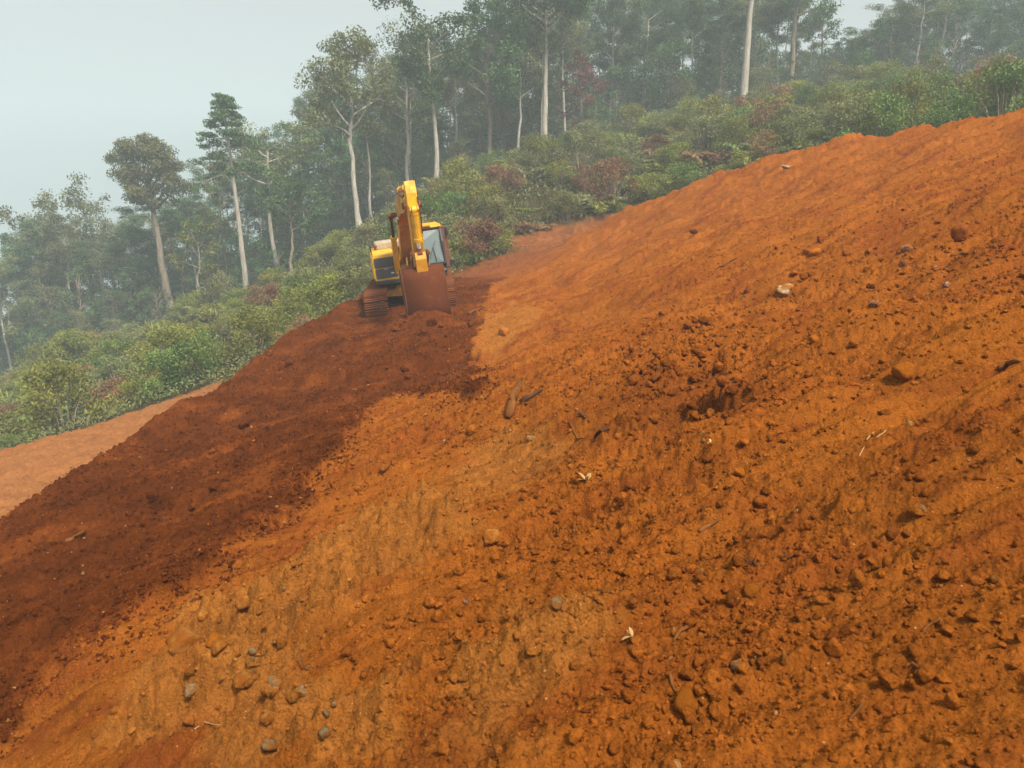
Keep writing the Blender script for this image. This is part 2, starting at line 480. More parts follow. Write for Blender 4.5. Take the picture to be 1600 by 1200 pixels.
def height(x, y, fine=True):
    x = np.asarray(x, float); y = np.asarray(y, float)
    z, sd, h, w = base_height(x, y)
    r = np.hypot(x, y)
    onN = h * (1 - w)
    dk = sstep(0.07, -0.07, poly_sd(x, y, DARK) + spill_edge(x, y))
    rub = rubble_mask(x, y)
    a = x * FALL[0] + y * FALL[1]; c = -x * FALL[1] + y * FALL[0]
    wx = a + 0.25 * perlin(x * 0.7, y * 0.7, 3); wc = c + 0.30 * perlin(x * 0.6, y * 0.6, 4)
    # broad swells
    z = z + onN * (0.10 * fbm(x * 0.35, y * 0.35, 3, 1) * sstep(2.5, 8, r) + 0.05 * fbm(x * 0.9, y * 0.9, 3, 7) * sstep(1.0, 4, r))
    # bulges and slumps
    z = z + onN * (1 - 0.6 * dk) * (0.14 * fbm(wx * 0.45, wc * 0.75, 3, 15, 0.55) * sstep(2.2, 6.0, r) + 0.06 * np.abs(fbm(wx * 0.9, wc * 1.3, 3, 17, 0.55)) * sstep(1.5, 4.0, r))
    # drag marks running down the slope
    st = fbm(wx * 0.33, wc * 3.1, 4, 11, 0.55)
    z = z + onN * (1 - 0.55 * dk) * 0.062 * st * sstep(1.0, 3.0, r) * (1 + np.minimum(r, 26) / 40)
    st2 = 1 - np.abs(perlin(wx * 0.8, wc * 7.0, 23))
    z = z + onN * (1 - 0.6 * dk) * 0.034 * st2
    # lumps and crumbs
    lump = 1 - np.abs(fbm(x * 4.2, y * 4.2, 3, 31, 0.6)); patch = sstep(-0.25, 0.55, fbm(x * 0.8, y * 0.8, 3, 41))
    z = z + h * 0.075 * (1 + 0.15 * sstep(8, 18, r)) * (lump - 0.6) * (0.35 + 0.65 * patch) * (0.6 + 0.9 * rub)
    cr = np.maximum(fbm(x * 13.0, y * 13.0, 3, 47, 0.6), -0.1)
    z = z + h * cr * (0.020 + 0.034 * rub) * (0.5 + 0.8 * patch)
    z = z + h * 0.006 * fbm(x * 45.0, y * 45.0, 2, 52, 0.6) * (1 - sstep(8, 16, r))
    z = z + h * (1 - w) * dk * (0.11 * sstep(13, 9, y) - 0.26 * sstep(14.5, 16.5, y) * sstep(27, 24, y))
    # dark spoil: tipped and graded, low steps across the fall
    z = z + h * dk * (0.045 * (1 - np.abs(fbm(x * 1.1 + 0.2 * y, y * 3.0, 3, 61))) + 0.055 * (1 - np.abs(fbm(x * 5.0, y * 5.0, 3, 66, 0.6))) + 0.03 * fbm(x * 11, y * 11, 2, 67))
    stp = y - 15.6 + 0.35 * np.sin(x * 1.6) + 0.5 * fbm(x * 0.8, y * 0.8, 3, 69)      # low terrace edge left by the blade
    z = z + h * dk * 0.22 * sstep(-0.05, 0.22, stp) * sstep(5.0, 1.0, stp) * sstep(-6.0, -4.0, x)
    # spoil heaped against the bucket
    bx, by = EXC_O[0] + EXC_FWD[0] * 5.0, EXC_O[1] + EXC_FWD[1] * 5.0
    z = z + 0.30 * np.exp(-(((x - bx) / 1.2) ** 2 + ((y - by) / 0.9) ** 2)) * (1 + 0.3 * fbm(x * 2.2, y * 2.2, 3, 68))
    # slump scar: overlapping scoops with a sharp, ragged upper rim on the uphill side
    for k, (px_, py_, rx_, ry_, dp_) in enumerate(SCOOPS):
        dx, dy = x - px_, y - py_
        near = (np.abs(dx) < 4 * rx_ + 0.6) & (np.abs(dy) < 4 * ry_ + 0.6)
        if not near.any(): continue
        xs, ys, dx, dy = x[near], y[near], dx[near], dy[near]
        q = (1 - sstep(0.35, 1.25, np.sqrt((dx / rx_) ** 2 + (dy / ry_) ** 2) + 0.25 * fbm(xs * 4, ys * 4, 3, 75 + k))) * (0.85 + 0.5 * fbm(xs * 7, ys * 7, 3, 71 + k))
        rim = sstep(0.55 * rx_, 0.25 * rx_, dx + 0.25 * rx_ * np.sin(dy * 11 + k) + 0.12 * fbm(xs * 5, ys * 5, 3, 73 + k))
        z[near] = z[near] - dp_ * q * rim
        z[near] = z[near] + 0.10 * dp_ * np.exp(-(((dx + 1.5 * rx_) / rx_) ** 2 + (dy / ry_) ** 2)) * (1 + fbm(xs * 9, ys * 9, 3, 77 + k))   # slumped soil below
    # gullied yellow cut face
    for i, P in enumerate(YEL[:3]):
        m = sstep(0.15, -0.25, poly_sd(x, y, P)) * h
        g = 1 - np.abs(fbm(wx * 1.0, wc * 4.5, 4, 81 + i, 0.6))
        z = z + m * (0.16 * (g - 0.6) + 0.085 * fbm(x * 3.5, y * 3.5, 4, 88, 0.65) + 0.03 * np.abs(fbm(x * 9, y * 9, 3, 89, 0.6))) * sstep(0.8, 2.5, r)
    # spoil strip of the outer bench and the hillside
    bn = 1 - h
    z = z + bn * (0.05 * fbm(x * 0.9, y * 0.9, 4, 101) + 0.08 * fbm(x * 3, y * 3, 4, 108, 0.6)) + bn * sstep(35, 90, r) * 1.2 * fbm(x * 0.05, y * 0.05, 3, 115)
    return z

def on_surface(px, py):
    """first point of the finished ground, lumps and all, along the ray of a photo pixel"""
    d = pix_dir(px, py); p = march(px, py); t0 = p[1] / d[1]
    t = np.linspace(t0 * 0.80, t0 * 1.25, 90)
    b = np.nonzero(d[2] * t < height(d[0] * t, d[1] * t))[0]
    s = t[b[0]] if len(b) and b[0] > 0 else t0
    return d * s, float(np.linalg.norm(d) * s)

_sc = []
for px_, py_, rx_, ry_, dp_ in ((1112, 622, 0.42, 0.42, 0.55), (1062, 636, 0.32, 0.28, 0.42), (1114, 556, 0.32, 0.42, 0.32), (966, 566, 0.26, 0.24, 0.30), (1014, 556, 0.26, 0.24, 0.20)):
    p_, _ = on_surface(px_, py_)
    _sc.append((p_[0], p_[1], rx_, ry_, dp_))
SCOOPS += _sc

def soil_colour(x, y):
    """soil colours, plus shade painted at the slump scar: ochre slope, dark red-brown spoil, yellow cut, litter below the scrub"""
    z, sd, h, w = base_height(x, y)
    n1 = fbm(x * 0.8, y * 0.8, 4, 201); n2 = fbm(x * 3.0, y * 3.0, 3, 207)
    a = x * FALL[0] + y * FALL[1]; c = -x * FALL[1] + y * FALL[0]
    st = fbm(a * 0.4, c * 3.0, 3, 211)
    def C(*v): return np.array(v)[None, :]
    och, red, yel = C(0.318, 0.096, 0.0125), C(0.236, 0.060, 0.0110), C(0.365, 0.136, 0.0250)
    drk, lit, ben = C(0.128, 0.0330, 0.0062), C(0.050, 0.042, 0.018), C(0.325, 0.128, 0.040)
    n4 = fbm(a * 1.6, c * 7.0, 3, 219)
    t = sstep(-0.25, 0.85, 0.55 * n1 + 0.75 * st + 0.35 * n2 + 0.45 * n4)[:, None]
    col = och * (1 - t) + red * t
    rb = np.clip(rubble_mask(x, y) * 0.8 + 0.2 * n2, 0, 0.85)[:, None]
    col = col * (1 - rb) + C(0.312, 0.088, 0.0110) * rb
    # loose red-brown subsoil around the slump scar, also painting in the hollow's shade
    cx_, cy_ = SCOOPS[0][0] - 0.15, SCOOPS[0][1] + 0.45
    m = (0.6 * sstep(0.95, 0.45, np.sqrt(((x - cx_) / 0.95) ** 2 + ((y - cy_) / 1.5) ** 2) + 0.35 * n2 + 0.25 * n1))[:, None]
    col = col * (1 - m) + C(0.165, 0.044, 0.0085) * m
    for i, P in enumerate(YEL):
        m = (sstep(0.12, -0.12, poly_sd(x, y, P) + 0.16 * n2 + 0.1 * st) * (0.7 if i < 3 else 0.6))[:, None]
        col = col * (1 - m) + yel * m
    dk = sstep(0.06, -0.06, poly_sd(x, y, DARK) + spill_edge(x, y))
    dk = dk * (1 - 0.55 * sstep(0.2, 0.9, n1 + 0.4 * n2) * 0.6)
    dk = (dk * sstep(0.25, 0.7, h))[:, None]
    drk2 = drk * (1 + 0.30 * n1[:, None] + 0.28 * n2[:, None])
    col = col * (1 - dk) + drk2 * dk
    # outer face of the fill: fresh ochre spilling over the lip
    fac = (sstep(0.05, 0.5, sd + 0.15 * n2) * (x < 2) * h)[:, None]
    col = col * (1 - fac) + C(0.32, 0.096, 0.0080) * fac
    bw = 1 - h
    bench = sstep(0.5, -0.5, poly_sd(x, y, BENCH) + 0.5 * n1)
    road = sstep(0.8, -0.6, poly_sd(x, y, ROAD) + 0.5 * n1)
    scar = sstep(0.8, -0.6, poly_sd(x, y, SCAR) + 0.8 * n1)
    g = lit * (1 + 0.35 * n1[:, None])
    g = g * (1 - bench[:, None]) + ben * (1 + 0.15 * n2[:, None]) * bench[:, None]
    g = g * (1 - road[:, None]) + C(0.215, 0.072, 0.020) * (1 + 0.35 * n1[:, None] + 0.3 * n2[:, None]) * road[:, None]
    g = g * (1 - scar[:, None]) + C(0.30, 0.11, 0.05) * scar[:, None]
    edge = sstep(4.5, 0.5, sd)[:, None] * (1 - bench[:, None])
    g = g * (1 - edge) + C(0.20, 0.062, 0.020) * edge
    return np.clip(col * h[:, None] + g * bw[:, None], 0.004, 0.7)

def build_ground():
    ang = np.concatenate([np.linspace(-180, -62, 40, endpoint=False), np.linspace(-62, -40, 55, endpoint=False),
                          np.linspace(-40, 40, 780, endpoint=False), np.linspace(40, 62, 55, endpoint=False), np.linspace(62, 180, 40, endpoint=False)])
    ang = np.radians(ang)
    r = np.concatenate([np.linspace(0.02, 1.2, 16, endpoint=False), np.exp(np.linspace(math.log(1.2), math.log(45.0), 545, endpoint=False)),
                        np.exp(np.linspace(math.log(45.0), math.log(700.0), 90))])
    A, RR = np.meshgrid(ang, r)
    x, y = (RR * np.sin(A)).ravel(), (RR * np.cos(A)).ravel()
    z = height(x, y)
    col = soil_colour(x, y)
    na, nr = len(ang), len(r)
    i, j = np.meshgrid(np.arange(nr - 1), np.arange(na), indexing='ij')
    j2 = (j + 1) % na
    f = np.stack([i * na + j, i * na + j2, (i + 1) * na + j2, (i + 1) * na + j], -1).reshape(-1, 4)[:, ::-1]
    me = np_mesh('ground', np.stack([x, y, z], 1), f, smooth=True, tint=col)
    o = link('ground', me, None, SOIL)
    tag(o, 'bare orange and dark red-brown laterite slope falling to the wooded valley', None, None, 'structure')
    return o
GROUND = build_ground()
# ------------------------------------------------------------------ the excavator
import bmesh
DUST = (0.19, 0.062, 0.020)
M_YEL = paint_material('yellow_paint', (0.80, 0.42, 0.006), DUST, 0.26, 0.4, scale=2.2)
M_YELD = paint_material('dusty_yellow_paint', (0.70, 0.33, 0.010), DUST, 0.40, 0.5, scale=2.6)
M_BOOM = paint_material('boom_paint', (0.66, 0.30, 0.008), DUST, 0.29, 0.5, scale=1.4)
M_MUD = paint_material('mud_caked_steel', (0.20, 0.075, 0.030), (0.165, 0.050, 0.017), 0.50, 0.8, scale=3.5, spec=0.1)
M_BKT = paint_material('muddy_bucket', (0.175, 0.056, 0.020), (0.105, 0.030, 0.011), 0.42, 0.9, scale=3.2, edge=0.02, spec=0.05)
M_STEEL = paint_material('worn_dark_steel', (0.055, 0.050, 0.048), (0.15, 0.055, 0.026), 0.34, 0.5, 0.5, scale=5)
M_BLACK = paint_material('black_trim', (0.022, 0.023, 0.025), (0.12, 0.055, 0.03), 0.18, 0.55, scale=5)
M_GREY = paint_material('grey_panel', (0.060, 0.066, 0.075), (0.16, 0.08, 0.045), 0.22, 0.45, scale=3)
M_HOOD = paint_material('dusty_hood', (0.42, 0.36, 0.25), (0.30, 0.19, 0.10), 0.40, 0.6, scale=2)
M_CHROME = paint_material('chrome_rod', (0.86, 0.87, 0.88), (0.5, 0.4, 0.3), 0.05, 0.22, 0.25, scale=4)
M_DOOR = paint_material('dusty_door', (0.22, 0.12, 0.085), (0.20, 0.085, 0.05), 0.45, 0.8, scale=3, spec=0.1)
M_LAMP = paint_material('lamp_lens', (0.65, 0.66, 0.66), (0.4, 0.2, 0.1), 0.12, 0.2, scale=9)
def glass_material():
    m, nt, b = new_mat('cab_glass')
    b.inputs['Base Color'].default_value = (0.16, 0.21, 0.20, 1)
    b.inputs['Roughness'].default_value = 0.06
    b.inputs['IOR'].default_value = 1.6
    b.inputs['Specular IOR Level'].default_value = 0.9
    b.inputs['Alpha'].default_value = 0.72
    return m
M_GLASS = glass_material()

def bm_mesh(name, bm, parent, mat, smooth=False):
    bmesh.ops.recalc_face_normals(bm, faces=bm.faces[:])
    me = bpy.data.meshes.new(name); bm.to_mesh(me); bm.free()
    if smooth:
        for p in me.polygons: p.use_smooth = True
    return link(name, me, parent, mat)

def b_box(bm, c, s, bevel=0.0, rot=None, seg=2):
    r = bmesh.ops.create_cube(bm, size=1.0)
    vs = r['verts']
    M = Matrix.Translation(c) @ (rot.to_4x4() if rot is not None else Matrix()) @ Matrix.Diagonal((s[0], s[1], s[2], 1))
    bmesh.ops.transform(bm, matrix=M, verts=vs)
    if bevel > 0:
        ed = list({e for v in vs for e in v.link_edges})
        bmesh.ops.bevel(bm, geom=ed, offset=bevel, segments=seg, affect='EDGES', profile=0.6)
    return bm

def b_prism(bm, prof, y0, y1, bevel=0.0, seg=2):
    """profile in the x-z plane, extruded across y"""
    a = [bm.verts.new((p[0], y0, p[1])) for p in prof]; b = [bm.verts.new((p[0], y1, p[1])) for p in prof]
    n = len(prof); fs = [bm.faces.new(a), bm.faces.new(b[::-1])]
    for i in range(n):
        fs.append(bm.faces.new((a[i], b[i], b[(i + 1) % n], a[(i + 1) % n])))
    if bevel > 0:
        ed = [e for e in fs[0].edges] + [e for e in fs[1].edges]
        bmesh.ops.bevel(bm, geom=ed, offset=bevel, segments=seg, affect='EDGES', profile=0.6)
    return bm

def b_plate(bm, outline, x0, x1, bevel=0.0):
    """outline in the y-z plane, extruded along x"""
    a = [bm.verts.new((x0, p[0], p[1])) for p in outline]; b = [bm.verts.new((x1, p[0], p[1])) for p in outline]
    n = len(outline); fs = [bm.faces.new(a), bm.faces.new(b[::-1])]
    for i in range(n):
        fs.append(bm.faces.new((a[i], b[i], b[(i + 1) % n], a[(i + 1) % n])))
    if bevel > 0:
        bmesh.ops.bevel(bm, geom=[e for e in fs[1].edges], offset=bevel, segments=2, affect='EDGES', profile=0.6)
    return bm

def rrect(y0, y1, z0, z1, r, n=5):
    out = []
    for cx, cz, a0 in ((y1 - r, z1 - r, 0), (y0 + r, z1 - r, 90), (y0 + r, z0 + r, 180), (y1 - r, z0 + r, 270)):
        for k in range(n + 1):
            a = R(a0 + 90 * k / n); out.append((cx + r * math.cos(a), cz + r * math.sin(a)))
    return out

def b_cyl(bm, p0, p1, r0, r1=None, n=18, caps=True):
    p0, p1 = Vector(p0), Vector(p1); r1 = r0 if r1 is None else r1
    ax = (p1 - p0).normalized(); q = ax.to_track_quat('Z', 'Y')
    va, vb = [], []
    for k in range(n):
        a = 2 * math.pi * k / n; o = q @ Vector((math.cos(a), math.sin(a), 0))
        va.append(bm.verts.new(p0 + o * r0)); vb.append(bm.verts.new(p1 + o * r1))
    for k in range(n):
        bm.faces.new((va[k], va[(k + 1) % n], vb[(k + 1) % n], vb[k]))
    if caps:
        bm.faces.new(va[::-1]); bm.faces.new(vb)
    return bm

def b_tube(bm, pts, r, n=8):
    for a, b in zip(pts[:-1], pts[1:]):
        b_cyl(bm, a, b, r, n=n)
    return bm

def nb(): return bmesh.new()

def build_excavator():
    E = empty('excavator')
    tag(E, 'yellow crawler excavator with muddy bucket on the dark soil bench', 'excavator')
    fwd = Vector((EXC_FWD[0], EXC_FWD[1], 0.0)); left = Vector((-EXC_FWD[1], EXC_FWD[0], 0.0))
    fwd = (fwd - Vector((0, 0, math.tan(EXC_NOSE)))).normalized()
    left = (left + Vector((0, 0, math.tan(EXC_ROLL)))); left = (left - fwd * left.dot(fwd)).normalized()
    up = fwd.cross(left)
    Mx = Matrix((fwd, left, up)).transposed().to_4x4()
    E.matrix_world = Matrix.Translation((EXC_O[0], EXC_O[1], EXC_Z - 0.03)) @ Mx @ Matrix.Diagonal((0.87, 0.87, 0.87, 1))
    TW = Matrix.Rotation(R(-7.0), 4, 'Z')      # the tracks point a little off the boom

    # ---- tracks
    def track_path(s):
        Lh, rr = 3.65, 0.395; per = 2 * Lh + 2 * math.pi * rr; s = s % per
        if s < Lh: return Vector((-Lh / 2 + s, 0, 0.43 + rr)), 0.0
        s -= Lh
        if s < math.pi * rr:
            a = s / rr; return Vector((Lh / 2 + rr * math.sin(a), 0, 0.43 + rr * math.cos(a))), -a
        s -= math.pi * rr
        if s < Lh: return Vector((Lh / 2 - s, 0, 0.43 - rr)), -math.pi
        a = (s - Lh) / rr; return Vector((-Lh / 2 - rr * math.sin(a), 0, 0.43 - rr * math.cos(a))), -math.pi - a
    per = 2 * 3.65 + 2 * math.pi * 0.395; ns = 50
    bm = nb()
    pr = [(-0.088, 0.0), (0.096, 0.0), (0.096, 0.022), (0.088, 0.060), (0.070, 0.060), (0.062, 0.022), (0.02, 0.022), (0.012, 0.052), (-0.006, 0.052), (-0.014, 0.022), (-0.056, 0.022), (-0.064, 0.052), (-0.080, 0.052), (-0.088, 0.022)]
    b_prism(bm, pr, -0.41, 0.41)
    bmesh.ops.recalc_face_normals(bm, faces=bm.faces[:])
    shoe = bpy.data.meshes.new('track_shoe'); bm.to_mesh(shoe); bm.free(); shoe.materials.append(M_MUD)
    for sy in (-1, 1):
        yc = sy * 1.19
        bm = nb()
        pts = [track_path(per * k / 60)[0] for k in range(60)]
        for k in range(60):      # link chain belt under the shoes
            a, b = pts[k], pts[(k + 1) % 60]
            c = (a + b) / 2; t = (b - a).normalized(); q = t.to_track_quat('X', 'Z').to_matrix()
            b_box(bm, (c.x, yc, c.z), ((b - a).length * 1.05, 0.24, 0.07), 0, q)
        tr = bm_mesh('track', bm, E, M_STEEL); tr.matrix_local = TW
        for k in range(ns):
            p, a = track_path(per * (k + 0.5) / ns)
            o = link('track_shoe', shoe, tr)
            o.matrix_local = Matrix.Translation((p.x, yc, p.z)) @ Matrix.Rotation(-a, 4, 'Y') @ Matrix.Translation((0, 0, 0.035))
        bm = nb(); b_box(bm, (0, yc, 0.43), (3.3, 0.30, 0.34), 0.05)
        b_box(bm, (0, yc, 0.62), (1.6, 0.36, 0.10), 0.03)
        bm_mesh('track_frame', bm, E, M_YELD).matrix_local = TW
        bm = nb(); b_cyl(bm, (1.825, yc - 0.09, 0.43), (1.825, yc + 0.09, 0.43), 0.355, n=28); b_cyl(bm, (1.825, yc - 0.2, 0.43), (1.825, yc + 0.2, 0.43), 0.10)
        bm_mesh('idler_wheel', bm, E, M_STEEL).matrix_local = TW
        bm = nb(); b_cyl(bm, (-1.825, yc - 0.06, 0.43), (-1.825, yc + 0.06, 0.43), 0.35, n=21); b_cyl(bm, (-1.825, yc - 0.24, 0.43), (-1.825, yc + 0.24, 0.43), 0.22)
        bm_mesh('drive_sprocket', bm, E, M_STEEL).matrix_local = TW
        for k in range(7):
            bm = nb(); x = -1.2 + k * 0.4
            b_cyl(bm, (x, yc - 0.17, 0.16), (x, yc + 0.17, 0.16), 0.085, n=12)
            bm_mesh('track_roller', bm, E, M_STEEL).matrix_local = TW
    # ---- car body and slew ring
    bm = nb()
    b_prism(bm, [(-0.75, 0.48), (-0.85, 0.92), (0.85, 0.92), (0.98, 0.78), (0.85, 0.52)], -0.50, 0.50, 0.03)
    for sx in (-1, 1):
        for sy in (-1, 1):
            b_box(bm, (sx * 0.62, sy * 0.72, 0.66), (0.42, 0.62, 0.26), 0.03, Matrix.Rotation(sx * sy * 0.25, 3, 'Z'))
    bm_mesh('car_body', bm, E, M_YELD).matrix_local = TW
    bm = nb(); b_cyl(bm, (0, 0, 0.90), (0, 0, 1.06), 0.62, n=36); bm_mesh('slew_ring', bm, E, M_STEEL)
    # ---- upper frame
    bm = nb(); b_box(bm, (-0.55, 0, 1.13), (3.5, 2.56, 0.16), 0.03)
    b_box(bm, (0.75, 0.0, 1.20), (0.9, 0.9, 0.22), 0.03)
    bm_mesh('revolving_frame', bm, E, M_BLACK)
    bm = nb()     # boom foot brackets
    for y in (-0.33, 0.33):
        b_prism(bm, [(-0.35, 1.2), (1.12, 1.2), (1.10, 1.42), (0.75, 1.55), (0.45, 1.95), (0.15, 1.98), (-0.1, 1.6)], y - 0.025, y + 0.025)
    bm_mesh('boom_bracket', bm, E, M_YELD)
    cw = []
    for k in range(9):
        a = R(-60 + 120 * k / 8); cw.append((-1.55 - 1.15 * math.cos(a), 1.55 * math.sin(a) * 0.86))
    bm = nb()
    lo = [bm.verts.new((x, y, 1.16)) for x, y in cw] + [bm.verts.new((-1.75, 1.20, 1.16)), bm.verts.new((-1.75, -1.20, 1.16))]
    hi = [bm.verts.new((v.co.x, v.co.y, 2.12)) for v in lo]
    n = len(lo); bm.faces.new(lo[::-1]); bm.faces.new(hi)
    for k in range(n): bm.faces.new((lo[k], lo[(k + 1) % n], hi[(k + 1) % n], hi[k]))
    bm_mesh('counterweight', bm, E, M_YELD)
    # right-hand housing: tool box in front, tanks behind
    bm = nb(); b_plate(bm, rrect(-1.32, -0.40, 1.17, 2.10, 0.12), -0.05, 1.10, 0.04)
    hs = bm_mesh('tool_box', bm, E, M_YEL)
    for z0, z1, rr_ in ((1.655, 2.015, 0.05), (1.27, 1.63, 0.06)):
        bm = nb(); b_plate(bm, rrect(-1.255, -0.455, z0, z1, rr_), 1.085, 1.125, 0.012)
        bm_mesh('front_panel', bm, hs, M_GREY)
    bm = nb(); b_box(bm, (1.135, -0.66, 1.43), (0.02, 0.10, 0.045), 0.008); bm_mesh('latch', bm, hs, M_LAMP)
    bm = nb(); b_box(bm, (1.135, -0.87, 1.60), (0.02, 0.16, 0.018), 0.006); bm_mesh('handle', bm, hs, M_CHROME)
    bm = nb(); b_box(bm, (0.55, -0.86, 1.12), (1.15, 0.86, 0.06), 0.02); bm_mesh('side_step', bm, hs, M_BLACK)
    bm = nb(); b_box(bm, (-0.60, -0.88, 1.66), (1.1, 0.84, 0.98), 0.06); bm_mesh('fuel_tank', bm, E, M_YEL)
    bm = nb(); b_box(bm, (-1.35, 0.0, 1.66), (0.75, 2.46, 0.94), 0.05); bm_mesh('engine_bay', bm, E, M_YELD)
    bm = nb(); b_box(bm, (-1.15, -0.55, 2.27), (0.9, 1.05, 0.32), 0.11, seg=4); bm_mesh('engine_hood', bm, E, M_HOOD)
    bm = nb(); b_cyl(bm, (-0.75, -1.05, 2.1), (-0.75, -1.05, 2.28), 0.055); b_cyl(bm, (-0.75, -1.05, 2.26), (-0.75, -1.05, 2.32), 0.075); bm_mesh('filler_cap', bm, E, M_MUD)
    bm = nb(); b_cyl(bm, (-1.6, 0.35, 2.12), (-1.6, 0.35, 2.75), 0.06); b_cyl(bm, (-1.6, 0.35, 2.74), (-1.68, 0.35, 2.9), 0.06); bm_mesh('exhaust_pipe', bm, E, M_STEEL)
    bm = nb()
    b_tube(bm, [(0.95, -1.28, 2.08), (0.95, -1.28, 2.42), (0.1, -1.28, 2.45), (-0.3, -1.28, 2.15)], 0.017); bm_mesh('handrail', bm, E, M_BLACK)
    # ---- cab
    y0, y1 = 0.34, 1.30
    C = empty('cab'); C.parent = E
    side = [(-0.52, 1.20), (1.10, 1.20), (1.34, 1.55), (1.26, 2.30), (1.02, 2.78), (-0.45, 2.82), (-0.55, 2.5)]
    bm = nb()        # frame posts and sills
    def post(p, q, w=0.075):
        for y in (y0 + w / 2, y1 - w / 2):
            a, b = Vector((p[0], y, p[1])), Vector((q[0], y, q[1]))
            t = (b - a); b_box(bm, (a + b) / 2, (w, w, t.length + 0.03), 0.015, t.to_track_quat('Z', 'Y').to_matrix())
    for a, b in zip(side, side[1:] + side[:1]):
        post(a, b)
    post((0.32, 1.2), (0.32, 2.8))
    for x, z in ((1.34, 1.55), (1.02, 2.78), (-0.5, 2.8), (-0.52, 1.22), (1.10, 1.22)):
        b_box(bm, (x, (y0 + y1) / 2, z), (0.075, y1 - y0, 0.09), 0.015)
    b_box(bm, (-0.50, (y0 + y1) / 2, 1.75), (0.05, y1 - y0 - 0.05, 1.1), 0.01)
    b_box(bm, (0.3, y0 + 0.03, 1.5), (1.5, 0.04, 0.6), 0.01)
    b_box(bm, (0.85, y1 - 0.03, 1.45), (0.9, 0.04, 0.5), 0.01)
    b_box(bm, (1.20, (y0 + y1) / 2, 1.38), (0.10, y1 - y0 - 0.04, 0.34), 0.02, Matrix.Rotation(-0.6, 3, 'Y'))
    bm_mesh('cab_frame', bm, C, M_BLACK)
    bm = nb(); b_prism(bm, [(-0.58, 2.80), (1.06, 2.80), (1.10, 2.83), (0.9, 2.90), (-0.50, 2.91)], y0 - 0.02, y1 + 0.02, 0.02); bm_mesh('roof', bm, C, M_YEL)
    bm = nb(); b_box(bm, (1.06, 0.72, 2.89), (0.16, 0.42, 0.05), 0.015); bm_mesh('roof_visor', bm, C, M_YELD)
    def pane(name, pts):
        me = bpy.data.meshes.new(name); me.from_pydata(pts, [], [tuple(range(len(pts)))]); me.update()
        return link(name, me, C, M_GLASS)
    pane('windshield', [(1.35, y0 + 0.06, 1.57), (1.35, y1 - 0.06, 1.57), (1.27, y1 - 0.06, 2.30), (1.03, y1 - 0.08, 2.75), (1.03, y0 + 0.08, 2.75), (1.27, y0 + 0.06, 2.30)])
    pane('side_window', [(0.36, y1 - 0.02, 1.70), (1.28, y1 - 0.02, 1.70), (1.20, y1 - 0.02, 2.30), (1.0, y1 - 0.02, 2.72), (0.36, y1 - 0.02, 2.74)])
    pane('side_window', [(-0.45, y0 + 0.02, 1.82), (1.28, y0 + 0.02, 1.82), (1.20, y0 + 0.02, 2.30), (1.0, y0 + 0.02, 2.72), (-0.42, y0 + 0.02, 2.76)])
    pane('rear_window', [(-0.52, y0 + 0.08, 2.3), (-0.52, y1 - 0.08, 2.3), (-0.47, y1 - 0.08, 2.76), (-0.47, y0 + 0.08, 2.76)])
    bm = nb(); b_box(bm, (-0.05, 0.82, 1.62), (0.5, 0.5, 0.14), 0.05); b_box(bm, (-0.30, 0.82, 2.02), (0.14, 0.48, 0.7), 0.05); b_box(bm, (-0.33, 0.82, 2.45), (0.10, 0.28, 0.18), 0.04)
    b_box(bm, (-0.05, 0.82, 1.4), (0.4, 0.4, 0.36), 0.03); bm_mesh('operator_seat', bm, C, M_BLACK)
    bm = nb(); b_tube(bm, [(1.36, 0.95, 1.62), (1.335, 0.90, 2.15)], 0.012); b_tube(bm, [(1.34, 0.72, 1.75), (1.325, 0.90, 2.15), (1.25, 1.02, 2.35)], 0.009); bm_mesh('wiper', bm, C, M_BLACK)
    # door latched open, its dusty inside turned to the front
    q = Matrix.Rotation(R(62), 3, 'Z')
    bm = nb()
    cxy = Vector((0.18, 1.46, 1.99))
    b_box(bm, cxy + Vector((0, 0, -0.42)), (0.05, 0.30, 0.62), 0.015, Matrix.Rotation(R(-12), 3, 'Z'))
    for dy, w in ((-0.125, 0.05), (0.125, 0.05)):
        b_box(bm, cxy + Matrix.Rotation(R(-12), 3, 'Z') @ Vector((0, dy, 0.32)), (0.05, w, 0.88), 0.015, Matrix.Rotation(R(-12), 3, 'Z'))
    b_box(bm, cxy + Vector((0, 0, 0.74)), (0.05, 0.30, 0.07), 0.015, Matrix.Rotation(R(-12), 3, 'Z'))
    b_box(bm, cxy + Vector((0.0, 0, 0.3)), (0.018, 0.22, 0.86), 0.0, Matrix.Rotation(R(-12), 3, 'Z'))
    dr = bm_mesh('door', bm, C, M_DOOR)
    bm = nb(); b_box(bm, (0.26, 1.60, 2.55), (0.07, 0.09, 0.30), 0.02); bm_mesh('mirror', bm, C, M_BLACK)
    bm = nb(); b_box(bm, (0.26, 1.62, 1.36), (0.06, 0.05, 0.30), 0.01); b_tube(bm, [(0.3, 1.44, 1.28), (0.3, 1.70, 1.24), (0.3, 1.72, 1.5)], 0.016); bm_mesh('step_rail', bm, C, M_BLACK)
    # ---- boom
    bp = [(0.12,1.95),(0.30,2.08),(1.0,2.95),(1.75,3.75),(2.2,4.05),(2.8,4.16),(3.7,4.14),(5.15,4.02),(5.45,3.98),(5.55,3.85),(5.45,3.70),(5.15,3.62),(3.7,3.56),(2.8,3.44),(2.25,3.2),(1.7,2.75),(1.0,2.1),(0.45,1.6),(0.2,1.6),(0.08,1.75)]
    bm = nb(); b_prism(bm, bp, -0.235, 0.235, 0.02); bo = bm_mesh('boom', bm, E, M_BOOM)
    bm = nb(); b_cyl(bm, (2.2, -0.56, 3.47), (2.2, 0.56, 3.47), 0.085); bm_mesh('boom_pin', bm, bo, M_MUD)
    bm = nb()
